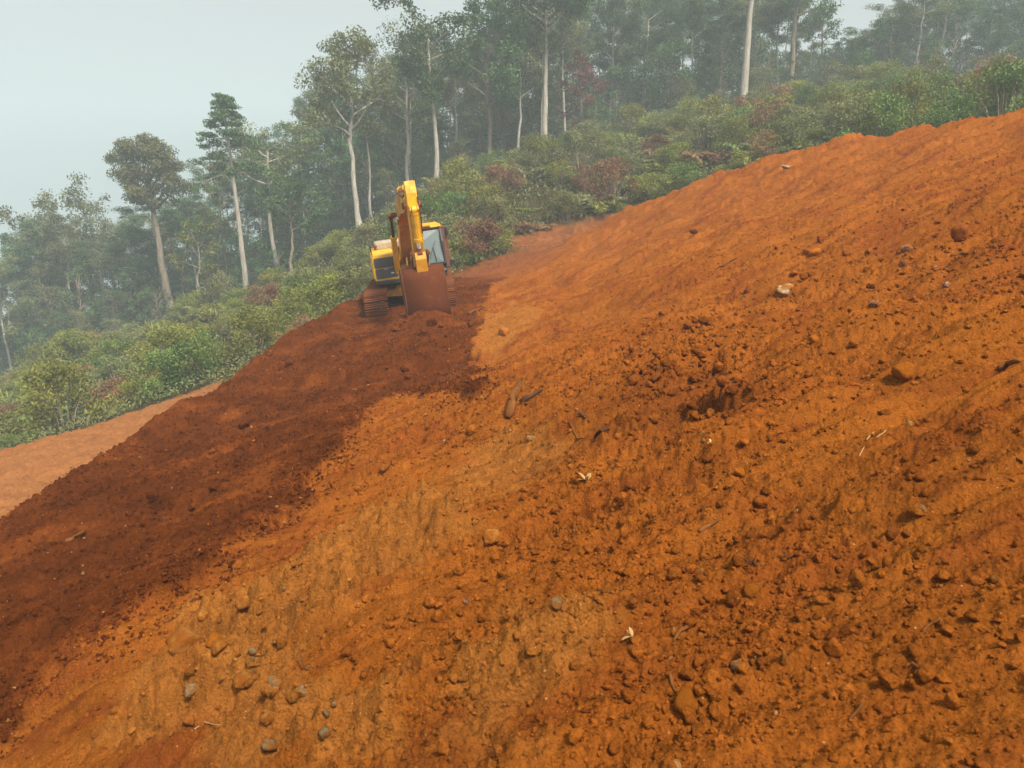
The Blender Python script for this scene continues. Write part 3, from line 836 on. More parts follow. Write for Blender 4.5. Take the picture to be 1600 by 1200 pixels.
    for y in (-0.245, 0.245): b_prism(bm, [(1.8, 3.1), (2.3, 3.22), (2.85, 3.44), (2.65, 3.8), (2.15, 3.75), (1.85, 3.5)], y - 0.018, y + 0.018)
    bm_mesh('boom_gusset', bm, bo, M_YELD)
    bm = nb()
    for y in (-0.2, 0.2): b_tube(bm, [(0.6, y, 2.5), (1.5, y, 3.54), (2.2, y, 4.1), (3.4, y, 4.2), (5.0, y, 4.08), (5.5, y, 4.15)], 0.022)
    bm_mesh('hydraulic_line', bm, bo, M_BLACK)
    bm = nb()
    b_tube(bm, [(0.35, -0.28, 1.55), (0.75, -0.30, 1.72), (0.9, -0.20, 1.98), (0.7, -0.1, 2.2)], 0.030)
    b_tube(bm, [(0.9, 0.12, 1.40), (1.12, 0.10, 1.62), (1.02, 0.08, 1.9)], 0.028); b_tube(bm, [(0.9, -0.12, 1.40), (1.12, -0.10, 1.62), (1.02, -0.08, 1.9)], 0.028)
    bm_mesh('hydraulic_hose', bm, bo, M_YELD)
    def cylinder(name, a, b, rb, rr, frac, y, mat=M_YEL, rod=M_CHROME):
        a, b = Vector((a[0], y, a[1])), Vector((b[0], y, b[1])); t = (b - a).normalized(); m_ = a + (b - a) * frac
        bm = nb(); b_cyl(bm, a + t * 0.08, m_, rb); b_cyl(bm, m_ - t * 0.07, m_ + t * 0.03, rb * 1.22); b_cyl(bm, a + Vector((0, -0.07, 0)), a + Vector((0, 0.07, 0)), rb * 1.05)
        b_cyl(bm, a + t * 0.06, a + t * 0.14, rb * 1.1)
        c = bm_mesh(name, bm, E, mat, False)
        bm = nb(); b_cyl(bm, m_, b, rr); r_ = bm_mesh('piston_rod', bm, c, rod, True)
        bm = nb(); b_cyl(bm, b + Vector((0, -0.075, 0)), b + Vector((0, 0.075, 0)), rb * 1.05); b_cyl(bm, b - t * 0.16, b, rr * 1.35); bm_mesh('rod_end', bm, c, M_MUD)
        return c
    for y in (-0.47, 0.47):
        cylinder('boom_cylinder', (1.0, 1.35), (2.2, 3.47), 0.098, 0.052, 0.64, y, M_YEL, M_STEEL)
    cylinder('arm_cylinder', (2.25, 4.28), (5.62, 4.42), 0.095, 0.05, 0.62, 0.0, M_YEL, M_CHROME)
    bm = nb()
    for y in (-0.11, 0.11): b_prism(bm, [(2.05, 3.95), (2.5, 4.08), (2.38, 4.36), (2.15, 4.36)], y - 0.02, y + 0.02)
    bm_mesh('cylinder_bracket', bm, bo, M_YELD)
    # ---- arm (stick), hanging, slightly tucked in
    ap = [(5.60,4.55),(5.80,4.55),(5.92,4.2),(5.92,3.8),(5.76,3.1),(5.34,2.05),(5.12,1.70),(4.94,1.62),(4.80,1.72),(4.84,1.92),(5.14,2.85),(5.24,3.5),(5.28,3.95),(5.45,4.3)]
    bm = nb(); b_prism(bm, ap, -0.16, 0.16, 0.018); ar = bm_mesh('arm', bm, E, M_YEL)
    bm = nb()
    for y in (-0.115, 0.115): b_prism(bm, [(5.88, 3.56), (6.06, 3.62), (6.11, 3.72), (6.04, 3.82), (5.90, 3.88)], y - 0.022, y + 0.022)
    bm_mesh('cylinder_bracket', bm, ar, M_YELD)
    bm = nb(); b_cyl(bm, (5.42, -0.29, 3.85), (5.42, 0.29, 3.85), 0.10); bm_mesh('arm_pin', bm, ar, M_MUD)
    bm = nb()
    b_tube(bm, [(5.96, 0.16, 4.1), (5.95, 0.165, 3.6), (5.78, 0.165, 3.0)], 0.02); bm_mesh('hydraulic_line', bm, ar, M_STEEL)
    cylinder('bucket_cylinder', (6.03, 3.72), (5.66, 2.42), 0.108, 0.055, 0.70, 0.0, M_YEL, M_CHROME)
    bm = nb()
    bm.free()
    for y in (-0.235, 0.235):
        bm = nb(); b_prism(bm, [(5.14, 2.02), (5.22, 1.92), (5.75, 2.36), (5.74, 2.50), (5.62, 2.52)], y - 0.022, y + 0.022)
        bm_mesh('tipping_link', bm, E, M_MUD)
    bm = nb(); b_cyl(bm, (5.66, -0.30, 2.42), (5.66, 0.30, 2.42), 0.06)
    bm_mesh('link_pin', bm, E, M_MUD)
    bm = nb(); b_prism(bm, [(5.60, 2.42), (5.72, 2.46), (5.80, 2.25), (5.72, 1.85), (5.52, 1.83), (5.50, 2.2)], -0.17, 0.17, 0.02); bm_mesh('bucket_link', bm, E, M_BOOM)
    # ---- bucket: back plate to the front, mouth towards the machine
    ctl = np.array([(4.73, 1.79), (5.10, 1.96), (5.50, 1.99), (5.72, 1.87), (5.83, 1.56), (5.87, 1.15), (5.85, 0.76), (5.72, 0.46), (5.45, 0.31), (5.00, 0.25)])
    hw = 0.645; out = []
    for k in range(len(ctl) - 1):           # Catmull-Rom through the shell's side line
        p0, p1, p2, p3 = ctl[max(k - 1, 0)], ctl[k], ctl[k + 1], ctl[min(k + 2, len(ctl) - 1)]
        for u in (0.0, 0.33, 0.67):
            out.append(tuple(0.5 * (2 * p1 + (p2 - p0) * u + (2 * p0 - 5 * p1 + 4 * p2 - p3) * u * u + (3 * p1 - p0 - 3 * p2 + p3) * u ** 3)))
    out.append(tuple(ctl[-1]))
    cen = np.array([5.1, 1.1]); inn = [tuple(np.array(p) + (cen - np.array(p)) * 0.05) for p in out]
    bm = nb(); b_prism(bm, out + inn[::-1], -hw, hw); bk = bm_mesh('bucket', bm, E, M_BKT)
    for p_ in bk.data.polygons: p_.use_smooth = abs(p_.normal.y) < 0.5
    bm = nb()
    for y in (-hw, hw): b_prism(bm, out, y - 0.018, y + 0.018)
    for y in (-0.24, 0.24): b_prism(bm, [(4.75, 1.63), (5.05, 1.79), (5.50, 1.91), (5.60, 2.0), (5.46, 2.08), (4.95, 1.95), (4.75, 1.85)], y - 0.025, y + 0.025)
    bm_mesh('side_plate', bm, bk, M_MUD)
    for k in range(5):
        y = -0.52 + 0.26 * k
        bm = nb(); b_prism(bm, [(4.97, 0.23), (4.97, 0.31), (4.70, 0.25), (4.65, 0.20)], y - 0.05, y + 0.05, 0.01); bm_mesh('tooth', bm, bk, M_STEEL)
    for sy in (-1, 1):
        bm = nb(); b_prism(bm, [(5.15, 0.85), (5.45, 0.92), (5.51, 1.25), (5.41, 1.42), (5.15, 1.40)], sy * 0.67 - 0.012, sy * 0.67 + 0.02); bm_mesh('side_cutter', bm, bk, M_MUD)
    # work lamps
    for y in (-0.30, 0.30):
        bm = nb(); b_box(bm, (2.78, y, 3.38), (0.08, 0.10, 0.10), 0.02); bm_mesh('work_lamp', bm, bo, M_LAMP)
    return E
EXC = build_excavator()
# ------------------------------------------------------------------ forest and scrub
RNG = np.random.default_rng(7)
LEAF_DK = leaf_material('forest_leaf', (0.032, 0.066, 0.024), (0.135, 0.210, 0.065))
LEAF_OL = leaf_material('olive_leaf', (0.065, 0.085, 0.028), (0.26, 0.260, 0.095))
LEAF_YG = leaf_material('scrub_leaf', (0.055, 0.085, 0.016), (0.28, 0.275, 0.050))
LEAF_GR = leaf_material('fresh_leaf', (0.040, 0.080, 0.020), (0.18, 0.240, 0.055))
LEAF_BR = leaf_material('dry_fern_leaf', (0.11, 0.062, 0.028), (0.30, 0.165, 0.075))
LEAF_RD = leaf_material('dead_leaf', (0.12, 0.05, 0.03), (0.28, 0.115, 0.07))
BARK_P = bark_material('pale_bark', (0.22, 0.19, 0.15), (0.52, 0.46, 0.38))
BARK_D = bark_material('brown_bark', (0.12, 0.09, 0.065), (0.33, 0.26, 0.19))

def tubes(paths, sides=6):
    """paths: list of (points (n,3), radii (n,)) -> verts, quads"""
    V, F, base = [], [], 0
    for P, rad in paths:
        P = np.asarray(P, float); n = len(P)
        T = np.gradient(P, axis=0); T /= np.linalg.norm(T, axis=1)[:, None] + 1e-9
        ref = np.array([0.31, 0.95, 0.05]); U = np.cross(T, ref); U /= np.linalg.norm(U, axis=1)[:, None] + 1e-9
        W = np.cross(T, U)
        a = np.linspace(0, 2 * math.pi, sides, endpoint=False)
        ring = P[:, None, :] + np.asarray(rad)[:, None, None] * (np.cos(a)[None, :, None] * U[:, None, :] + np.sin(a)[None, :, None] * W[:, None, :])
        V.append(ring.reshape(-1, 3))
        i, j = np.meshgrid(np.arange(n - 1), np.arange(sides), indexing='ij'); j2 = (j + 1) % sides
        F.append((base + np.stack([i * sides + j, i * sides + j2, (i + 1) * sides + j2, (i + 1) * sides + j], -1)).reshape(-1, 4))
        base += n * sides
    return np.concatenate(V), np.concatenate(F)

def leaves(centres, size, rng, tint, aspect=0.55, droop=0.35, axis=None, fold=0.0):
    """kite-shaped leaves, one quad each"""
    n = len(centres)
    a = rng.normal(size=(n, 3)) if axis is None else axis + 0.45 * rng.normal(size=(n, 3))
    a[:, 2] = a[:, 2] * 0.7 - droop
    a /= np.linalg.norm(a, axis=1)[:, None]
    b = np.cross(a, rng.normal(size=(n, 3)) * 0.6 + np.array([0, 0, 1.0])); b /= np.linalg.norm(b, axis=1)[:, None] + 1e-9
    s = (size * rng.uniform(0.65, 1.35, n))[:, None]
    c = np.asarray(centres)
    up = np.cross(a, b)
    v = np.stack([c - a * s * 0.5, c + b * s * aspect * 0.5 - up * s * fold, c + a * s * 0.5 - np.array([0, 0, 0.12]) * s, c - b * s * aspect * 0.5 - up * s * fold], 1).reshape(-1, 3)
    f = np.arange(4 * n).reshape(n, 4)
    return v, f, np.repeat(tint, 4)

def curve(p0, d, L, rng, n=6, bend=0.25, lift=0.0):
    pts = [np.array(p0, float)]; d = np.array(d, float); d /= np.linalg.norm(d)
    for k in range(n - 1):
        d = d + rng.normal(size=3) * bend * 0.35; d[2] += lift / n; d /= np.linalg.norm(d)
        pts.append(pts[-1] + d * L / (n - 1))
    return np.array(pts)

def make_tree(seed, H=22, r0=0.30, crown0=0.5, crown_r=4.5, shape='round', nlimb=9, dens=1.0, leaf=0.30, lean=(0.0, 0.0), flat=0.75, wig=0.10, ncl=5, fork=0):
    """trunk with limbs (one mesh) and a crown of separate leaves (another)"""
    rng = np.random.default_rng(seed)
    n = 12; t = np.linspace(0, 1, n)
    P = np.zeros((n, 3)); P[:, 2] = t * H
    wob = np.cumsum(rng.normal(size=(n, 2)) * wig, axis=0); wob -= wob[0]
    P[:, 0] = lean[0] * H * t + wob[:, 0]; P[:, 1] = lean[1] * H * t + wob[:, 1]
    top = 0.93 if shape != 'spire' else 1.0
    rad = r0 * (1 - 0.72 * t) * np.where(t < 0.06, 1.35, 1.0)
    paths = [(P[t <= top + 0.01], rad[t <= top + 0.01])]
    def at(f):
        i = min(int(f * (n - 1)), n - 2); a = f * (n - 1) - i
        return P[i] * (1 - a) + P[i + 1] * a
    cl = []           # leaf clumps: centre, radius, tint
    ga = rng.uniform(0, 6.28)
    for k in range(nlimb):
        q = (k + rng.uniform(0.1, 0.9)) / nlimb
        f = crown0 + (top - crown0) * q
        az = ga + k * 2.4 + rng.uniform(-0.4, 0.4)
        if shape == 'round': L = crown_r * (0.55 + 0.55 * math.sin(math.pi * (0.18 + 0.72 * q))); el = R(22 + 45 * q)
        elif shape == 'umbrella': L = crown_r * (0.7 + 0.4 * q); el = R(38 - 12 * q + rng.uniform(-8, 8))
        elif shape == 'spire': L = crown_r * (1.12 - 0.98 * q) * rng.uniform(0.75, 1.1); el = R(-4 + 26 * q)
        elif shape == 'column': L = crown_r * rng.uniform(0.6, 1.0) * (0.75 + 0.25 * math.sin(math.pi * q)); el = R(25 + 30 * q)
        else: L = crown_r * rng.uniform(0.6, 1.1); el = R(rng.uniform(15, 60))
        d = np.array([math.cos(az) * math.cos(el), math.sin(az) * math.cos(el), math.sin(el)])
        C_ = curve(at(f), d, L, rng, 6, 0.30, 0.15 if shape != 'spire' else -0.05)
        rl = r0 * (0.42 - 0.22 * q) * (0.45 if shape == 'spire' else 1)
        paths.append((C_, rl * np.linspace(1, 0.28, 6)))
        for j in range(ncl):
            w = 0.35 + 0.65 * (j + rng.uniform(0, 1)) / ncl
            i = min(int(w * 5), 4); base = C_[i] * (1 - (w * 5 - i)) + C_[i + 1] * (w * 5 - i) if w < 1 else C_[5]
            sd = d + rng.normal(size=3) * 0.75; sd[2] += 0.15
            ll = L * rng.uniform(0.16, 0.36)
            S = curve(base, sd, ll, rng, 4, 0.3)
            paths.append((S, rl * 0.34 * np.linspace(1, 0.35, 4)))
            cl.append((S[-1], crown_r * rng.uniform(0.10, 0.27), rng.uniform(0.0, 1.0)))
        cl.append((C_[-1], crown_r * rng.uniform(0.17, 0.26), rng.uniform(0.1, 1.0)))
    if shape == 'spire': cl.append((P[-1], crown_r * 0.2, 0.5))
    tv, tf = tubes(paths, 6)
    LV, LF, LT, b = [], [], [], 0
    for c, r_, ti in cl:
        m = max(8, int(dens * 130 * (r_ / 1.0) ** 1.5 * (0.3 / leaf) ** 1.3))
        g = rng.normal(size=(m, 3)); g /= np.linalg.norm(g, axis=1)[:, None]
        g *= (rng.uniform(0, 1, m) ** 0.6)[:, None] * r_ * 1.15
        fl = flat if shape != 'spire' else 0.33
        g[:, 2] *= fl
        tt = np.clip(0.15 + 0.45 * ti + rng.uniform(-0.15, 0.15, m), 0, 1)
        v, f, tn = leaves(c + g, leaf, rng, tt)
        LV.append(v); LF.append(f + b); LT.append(tn); b += len(v)
    me_t = np_mesh('trunk', tv, tf, smooth=True)
    me_c = np_mesh('crown', np.concatenate(LV), np.concatenate(LF), tint=np.concatenate(LT))
    return me_t, me_c

def make_fill_tree(seed, H=10, cr=3.2, leaf=0.28, ncl=55, skirt=0.12):
    """leafy from top almost to the ground: the forest's undergrowth trees"""
    rng = np.random.default_rng(seed)
    t = np.linspace(0, 1, 7); wob = np.cumsum(rng.normal(size=(7, 2)) * 0.15, 0)
    P = np.stack([wob[:, 0], wob[:, 1], t * H * 0.9], 1)
    paths = [(P, 0.14 * (1.05 - 0.8 * t) * H / 10)]
    LV, LF, LT, b = [], [], [], 0
    for k in range(ncl):
        q = rng.uniform(skirt, 1.0); prof = math.sin(math.pi * min(0.98, 0.12 + 0.82 * q)) ** 0.6
        a = rng.uniform(0, 6.28); rr_ = cr * prof * rng.uniform(0.45, 1.0)
        i = min(int(q * 5), 5); base = P[i]
        c = np.array([base[0] + rr_ * math.cos(a), base[1] + rr_ * math.sin(a), q * H])
        paths.append((np.array([base * [1, 1, 0] + [0, 0, q * H * 0.8], (base * [1, 1, 0] + [0, 0, q * H * 0.85] + c) / 2, c]), np.array([0.05, 0.035, 0.015]) * H / 10))
        r_ = cr * rng.uniform(0.2, 0.36)
        m = int(60 * (r_ / 0.8) ** 1.5 * (0.28 / leaf) ** 1.3)
        g = rng.normal(size=(m, 3)); g /= np.linalg.norm(g, axis=1)[:, None]; g *= (rng.uniform(0, 1, m) ** 0.45)[:, None] * r_; g[:, 2] *= 0.75
        tt = np.clip(rng.uniform(0, 0.75) + rng.uniform(-0.15, 0.15, m), 0, 1)
        v, f, tn = leaves(c + g, leaf, rng, tt); LV.append(v); LF.append(f + b); LT.append(tn); b += len(v)
    tv, tf = tubes(paths, 5)
    return np_mesh('stem', tv, tf, smooth=True), np_mesh('crown', np.concatenate(LV), np.concatenate(LF), tint=np.concatenate(LT))

def make_shrub(seed, r=1.5, h=1.6, leaf=0.16, n=1500, kind='leafy'):
    rng = np.random.default_rng(seed)
    LV, LF, LT, b = [], [], [], 0; paths = []
    if kind == 'leafy':
        ncl = 26
        for k in range(ncl):
            a = rng.uniform(0, 6.28); q = rng.uniform(0.1, 1); rr_ = r * math.sqrt(max(0.05, 1 - q * q * 0.85)) * rng.uniform(0.3, 1.0)
            c = np.array([rr_ * math.cos(a), rr_ * math.sin(a), h * q])
            paths.append((np.array([[c[0] * 0.15, c[1] * 0.15, -0.25], [c[0] * 0.55, c[1] * 0.55, c[2] * 0.55], c]), np.array([0.03, 0.02, 0.008])))
            m = n // ncl; cr_ = r * rng.uniform(0.22, 0.38)
            g = rng.normal(size=(m, 3)); g /= np.linalg.norm(g, axis=1)[:, None]; g *= (rng.uniform(0, 1, m) ** 0.4)[:, None] * cr_; g[:, 2] *= 0.8
            tt = np.clip(rng.uniform(0, 0.7) + 0.25 * q + rng.uniform(-0.15, 0.15, m), 0, 1)
            v, f, tn = leaves(c + g, leaf, rng, tt, 0.5, 0.4); LV.append(v); LF.append(f + b); LT.append(tn); b += len(v)
    elif kind == 'fern':      # arching fronds with rows of leaflets
        nf = 38
        for k in range(nf):
            a = rng.uniform(0, 6.28); L = r * rng.uniform(0.8, 1.35); e = rng.uniform(0.5, 1.35)
            s = np.linspace(0, 1, 26)
            x = L * s * math.cos(e) + 0.25 * L * s * s; z = h * 1.15 * (math.sin(e) * s * 1.25 - 0.85 * s * s)
            o = rng.normal(size=2) * r * 0.35
            P = np.stack([o[0] + x * math.cos(a), o[1] + x * math.sin(a), z - 0.05], 1)
            paths.append((P[::5], np.linspace(0.015, 0.004, len(P[::5]))))
            side = np.array([-math.sin(a), math.cos(a), 0])
            for sg in (-1, 1):
                w = 0.24 * r * np.sin(np.pi * np.clip(s * 0.9 + 0.1, 0, 1))
                c = P + side * sg * w[:, None] * 0.5
                ax = np.tile(side * sg, (len(c), 1)) * 1.0
                tt = np.clip(rng.uniform(0.1, 0.9) + rng.uniform(-0.1, 0.1, len(c)), 0, 1)
                v, f, tn = leaves(c, np.maximum(w * 0.95, 0.04), rng, tt, 0.30, 0.35, ax); LV.append(v); LF.append(f + b); LT.append(tn); b += len(v)
    else:                      # blade: long arching strap leaves
        nf = 70
        for k in range(nf):
            a = rng.uniform(0, 6.28); e = rng.uniform(0.75, 1.45); L = h * rng.uniform(0.8, 1.5)
            s = np.linspace(0, 1, 6); o = rng.normal(size=2) * r * 0.28
            x = L * s * math.cos(e) + 0.35 * L * s ** 2.5; z = L * math.sin(e) * s - 0.45 * L * s ** 3
            P = np.stack([o[0] + x * math.cos(a), o[1] + x * math.sin(a), z - 0.08], 1)
            side = np.array([-math.sin(a), math.cos(a), 0]); w = 0.035 * (1 - s ** 2) + 0.004
            v = np.stack([P - side * w[:, None], P + side * w[:, None]], 1).reshape(-1, 3)
            f = np.array([[2 * i, 2 * i + 1, 2 * i + 3, 2 * i + 2] for i in range(5)])
            LV.append(v); LF.append(f + b); LT.append(np.full(len(v), rng.uniform(0.1, 0.95))); b += len(v)
        paths.append((np.array([[0, 0, -0.2], [0, 0, 0.05], [0, 0, 0.2]]), np.array([0.10, 0.09, 0.04])))
    tv, tf = tubes(paths, 4)
    return np_mesh('stem', tv, tf), np_mesh('foliage', np.concatenate(LV), np.concatenate(LF), tint=np.concatenate(LT))

def place(name, protos, loc, scale=1.0, rz=None, lab=None, cat='tree', group=None, part=('trunk', 'crown'), mats=None, tilt=(0, 0)):
    me_t, me_c = protos
    E_ = empty(name, loc)
    E_.rotation_euler = (tilt[0], tilt[1], RNG.uniform(0, 6.28) if rz is None else rz)
    E_.scale = (scale,) * 3 if np.isscalar(scale) else scale
    for nm, me, mt in ((part[0], me_t, mats[0]), (part[1], me_c, mats[1])):
        o = bpy.data.objects.new(nm, me); COL.objects.link(o); o.parent = E_
        if not me.materials: me.materials.append(None)
        o.material_slots[0].link = 'OBJECT'; o.material_slots[0].material = mt
    tag(E_, lab, cat, group)
    return E_

def hz(x, y): return float(height(np.array([x]), np.array([y]))[0])

def foot(px, d):
    """the point of the hillside under the photo column px at depth d"""
    u = (px - CX) / FPX
    y = d * math.cos(PITCH); x = u * d
    for _ in range(4):          # depth along the view axis -> ground point
        z = float(base_height(np.array([x]), np.array([y]))[0][0])
        y = (d + z * math.sin(PITCH)) / math.cos(PITCH)
    return x, y, float(base_height(np.array([x]), np.array([y]))[0][0])

def px_of(p):
    c, s = math.cos(PITCH), math.sin(PITCH)
    d = p[1] * c - p[2] * s; v = p[1] * s + p[2] * c
    return CX + FPX * p[0] / d, CY - FPX * v / d, d

# ---- hero trees: column, depth, photo row of the top
def hero(px, d, ytop, label, name='forest_tree', mats=(BARK_P, LEAF_DK), rz=0.0, **kw):
    x, y, z = foot(px, d)
    # height so that the top reaches the row ytop
    v = (CY - ytop) / FPX
    zt = (-math.sin(PITCH) + v * math.cos(PITCH)) / (math.cos(PITCH) + v * math.sin(PITCH)) * y
    H = max(6.0, zt - z)
    tr = make_tree(kw.pop('seed', int(px) + 3), H=H * kw.pop('hk', 0.97), **kw)
    return place(name, tr, (x, y, z - 0.2), 1.0, rz, label, 'tree', None, mats=mats)

hero(388, 72, 138, 'tall straight pale-trunked tree with a dark narrow conical crown standing clear of the canopy', seed=5, r0=0.30, crown0=0.64, crown_r=2.9, shape='spire', nlimb=32, ncl=4, leaf=0.22, dens=0.9, lean=(-0.045, 0), wig=0.04)
hero(268, 78, 238, 'leaning thick-trunked tree with a lone rounded crown above the lower forest', mats=(BARK_D, LEAF_OL), seed=11, r0=0.46, crown0=0.66, crown_r=3.7, shape='round', nlimb=19, ncl=8, leaf=0.22, dens=1.3, lean=(-0.11, 0), wig=0.12)
hero(562, 66, 95, 'pale forked tree with an open crown at the edge of the tall canopy', mats=(BARK_P, LEAF_OL), seed=21, r0=0.28, crown0=0.52, crown_r=4.3, shape='round', nlimb=11, ncl=5, leaf=0.26, dens=1.0, lean=(-0.02, 0))
hero(580, 70, 150, 'thin straight pale trunk with a small crown beside the forked tree', mats=(BARK_P, LEAF_OL), seed=23, r0=0.15, crown0=0.68, crown_r=2.4, shape='round', nlimb=8, ncl=4, leaf=0.26, dens=0.8, lean=(-0.03, 0))
hero(640, 72, 60, 'sparse half-bare tree with thin spreading twigs above the canopy', mats=(BARK_P, LEAF_OL), seed=25, r0=0.20, crown0=0.50, crown_r=4.0, shape='umbrella', nlimb=12, ncl=6, leaf=0.20, dens=0.35, lean=(-0.05, 0))
hero(682, 70, 12, 'tree with wide V-shaped pale branches and a green top breaking the skyline', mats=(BARK_P, LEAF_DK), seed=27, r0=0.26, crown0=0.42, crown_r=4.2, shape='umbrella', nlimb=11, ncl=6, leaf=0.28, dens=1.1, lean=(-0.03, 0))
hero(765, 74, 42, 'bushy round-topped green tree rising beside the grey-barked trunks', mats=(BARK_D, LEAF_DK), seed=29, r0=0.26, crown0=0.45, crown_r=4.6, shape='round', nlimb=12, ncl=6, leaf=0.28, dens=1.2)
hero(808, 74, 70, 'slim pale trunk curving up into thin olive foliage', mats=(BARK_P, LEAF_OL), seed=31, r0=0.17, crown0=0.55, crown_r=3.4, shape='round', nlimb=9, ncl=5, leaf=0.26, dens=0.7, lean=(-0.03, 0))
hero(851, 73, -30, 'tall white-trunked tree with a broad dark lacy crown', mats=(BARK_P, LEAF_DK), seed=33, r0=0.33, crown0=0.76, crown_r=5.2, shape='umbrella', nlimb=13, ncl=6, leaf=0.28, dens=0.95, wig=0.03)
hero(845, 75, 40, 'thin white pole-like trunk close behind the tall white-trunked tree', mats=(BARK_P, LEAF_DK), seed=35, r0=0.11, crown0=0.75, crown_r=2.2, shape='round', nlimb=7, ncl=4, leaf=0.26, dens=0.8, wig=0.03)
hero(912, 76, 92, 'small tree with rusty dying foliage in front of the dark forest', mats=(BARK_D, LEAF_RD), seed=37, r0=0.15, crown0=0.3, crown_r=2.6, shape='column', nlimb=14, ncl=4, leaf=0.24, dens=0.55)
hero(1160, 73, -120, 'thick bare tan trunk standing alone before the shaded wood', mats=(BARK_P, LEAF_DK), seed=39, r0=0.40, crown0=0.78, crown_r=5.0, shape='umbrella', nlimb=10, ncl=5, leaf=0.30, dens=0.9, lean=(0.02, 0), wig=0.03)
hero(1236, 80, -60, 'thick grey trunk with peeling bark where the wood thins out', mats=(BARK_D, LEAF_DK), seed=41, r0=0.32, crown0=0.62, crown_r=4.0, shape='column', nlimb=10, ncl=5, leaf=0.28, dens=0.7, lean=(0.015, 0))
hero(1283, 84, 5, 'slender isolated tree with a wispy tuft against the pale sky', mats=(BARK_D, LEAF_DK), seed=43, r0=0.13, crown0=0.6, crown_r=2.3, shape='column', nlimb=10, ncl=4, leaf=0.24, dens=0.55, lean=(0.01, 0))
hero(120, 92, 332, 'broad hazy tree with a domed crown above the valley wood', mats=(BARK_P, LEAF_OL), seed=45, r0=0.26, crown0=0.4, crown_r=5.6, shape='umbrella', nlimb=13, ncl=6, leaf=0.32, dens=1.0, lean=(-0.04, 0))
hero(440, 78, 205, 'tree with bare pale Y-shaped limbs under a thin flat crown', mats=(BARK_P, LEAF_OL), seed=47, r0=0.28, crown0=0.6, crown_r=4.6, shape='umbrella', nlimb=9, ncl=6, leaf=0.26, dens=0.7, lean=(-0.04, 0))
hero(318, 74, 345, 'short bare-stemmed tree with sparse yellowing leaves near the conical tree', mats=(BARK_P, LEAF_YG), seed=49, r0=0.15, crown0=0.45, crown_r=2.8, shape='column', nlimb=10, ncl=5, leaf=0.24, dens=0.6)
hero(455, 66, 300, 'grey straight trunk with a low leafy head above the scrub left of the excavator', mats=(BARK_D, LEAF_DK), seed=53, r0=0.16, crown0=0.55, crown_r=2.8, shape='round', nlimb=9, ncl=5, leaf=0.24, dens=1.0)

# ---- the rest of the wood
PT = [make_tree(100 + k, H=h_, r0=r_, crown0=c_, crown_r=cr_, shape=s_, nlimb=n_, dens=d_, leaf=0.25, ncl=8) for k, (h_, r_, c_, cr_, s_, n_, d_) in enumerate((
    (21, 0.22, 0.50, 3.9, 'round', 11, 0.9), (23, 0.24, 0.58, 4.4, 'umbrella', 11, 0.8), (19, 0.18, 0.40, 3.2, 'column', 14, 0.8), (20, 0.20, 0.48, 4.0, 'round', 12, 1.0),
    (22, 0.17, 0.62, 3.4, 'umbrella', 10, 0.55), (18, 0.20, 0.35, 3.8, 'round', 13, 1.0)))]
PF = [make_fill_tree(200 + k, 10, c_, 0.27, n_, s_) for k, (c_, n_, s_) in enumerate(((3.0, 60, 0.06), (3.4, 62, 0.1), (2.4, 48, 0.05), (2.8, 50, 0.25)))]
FORM = ('round-crowned', 'flat-topped', 'narrow-crowned', 'broad-crowned', 'thin-crowned', 'low-branched')
def where(px):
    if px < 180: return 'deep in the valley wood'
    if px < 330: return 'in the wood around the leaning tree'
    if px < 500: return 'in the wood around the tall conical tree'
    if px < 720: return 'in the wood behind the excavator'
    if px < 1000: return 'in the wood around the tall white trunk'
    if px < 1240: return 'in the wood around the bare tan trunk'
    return 'in the thin wood above the orange crest'
def skyline(px):      # photo row of the canopy top along the picture
    return np.interp(px, [-300, 0, 60, 130, 200, 280, 330, 400, 450, 520, 600, 680, 760, 850, 950, 1050, 1250, 1300, 1400, 1600, 1900],
                     [470, 385, 355, 335, 340, 300, 262, 222, 205, 125, 95, 45, 45, -25, -30, -40, -40, 80, -30, -30, -30])
def tree_row(dlist, px0, px1, step, kind):
    for d in dlist:
        px = px0 + RNG.uniform(0, step)
        while px < px1:
            dd = d * RNG.uniform(0.94, 1.06)
            x, y, z = foot(px, dd)
            yt = skyline(px) + RNG.uniform(-8, 45)
            v = (CY - yt) / FPX
            zt = (-math.sin(PITCH) + v * math.cos(PITCH)) / (math.cos(PITCH) + v * math.sin(PITCH)) * y
            H = zt - z
            if kind == 'tall' and H > 6:
                H = min(H, 30)
                k = int(RNG.integers(0, 6)); h0 = (21, 23, 19, 20, 22, 18)[k]
                ol = int(RNG.uniform() < 0.4); pale = RNG.uniform() < 0.6
                place('forest_tree', PT[k], (x, y, z - 0.3), (max(H / h0 * 0.97, 0.75), max(H / h0 * 0.97, 0.75), H / h0 * 0.97), None, (lb := f"{FORM[k]} {'olive' if ol else 'dark green'} tree with {'pale' if pale else 'brown'} trunk {where(px)}"), 'tree', lb, mats=(BARK_P if pale else BARK_D, LEAF_OL if ol else LEAF_DK))
            elif kind in ('fill', 'low'):
                k = int(RNG.integers(0, 4)); hh = min(max(H * RNG.uniform(0.35, 0.75), 5), 14) if kind == 'fill' else RNG.uniform(2.5, 5.0)
                s = hh / 10
                olv = RNG.uniform() < 0.3
                lb = f"{('bushy', 'wide bushy', 'narrow leafy', 'bare-footed leafy')[k]} {'olive' if olv else 'green'} undergrowth tree low {where(px)}"
                place('undergrowth_tree', PF[k], (x, y, z - 0.3), (max(s, 0.5) * 1.05, max(s, 0.5) * 1.05, s), None, lb, 'tree', lb, ('stem', 'crown'), (BARK_D, LEAF_OL if olv else LEAF_DK))
            px += step * RNG.uniform(0.75, 1.3) * (75 / d if d > 75 else 1)
tree_row([84, 91, 98], -180, 1780, 60, 'tall')
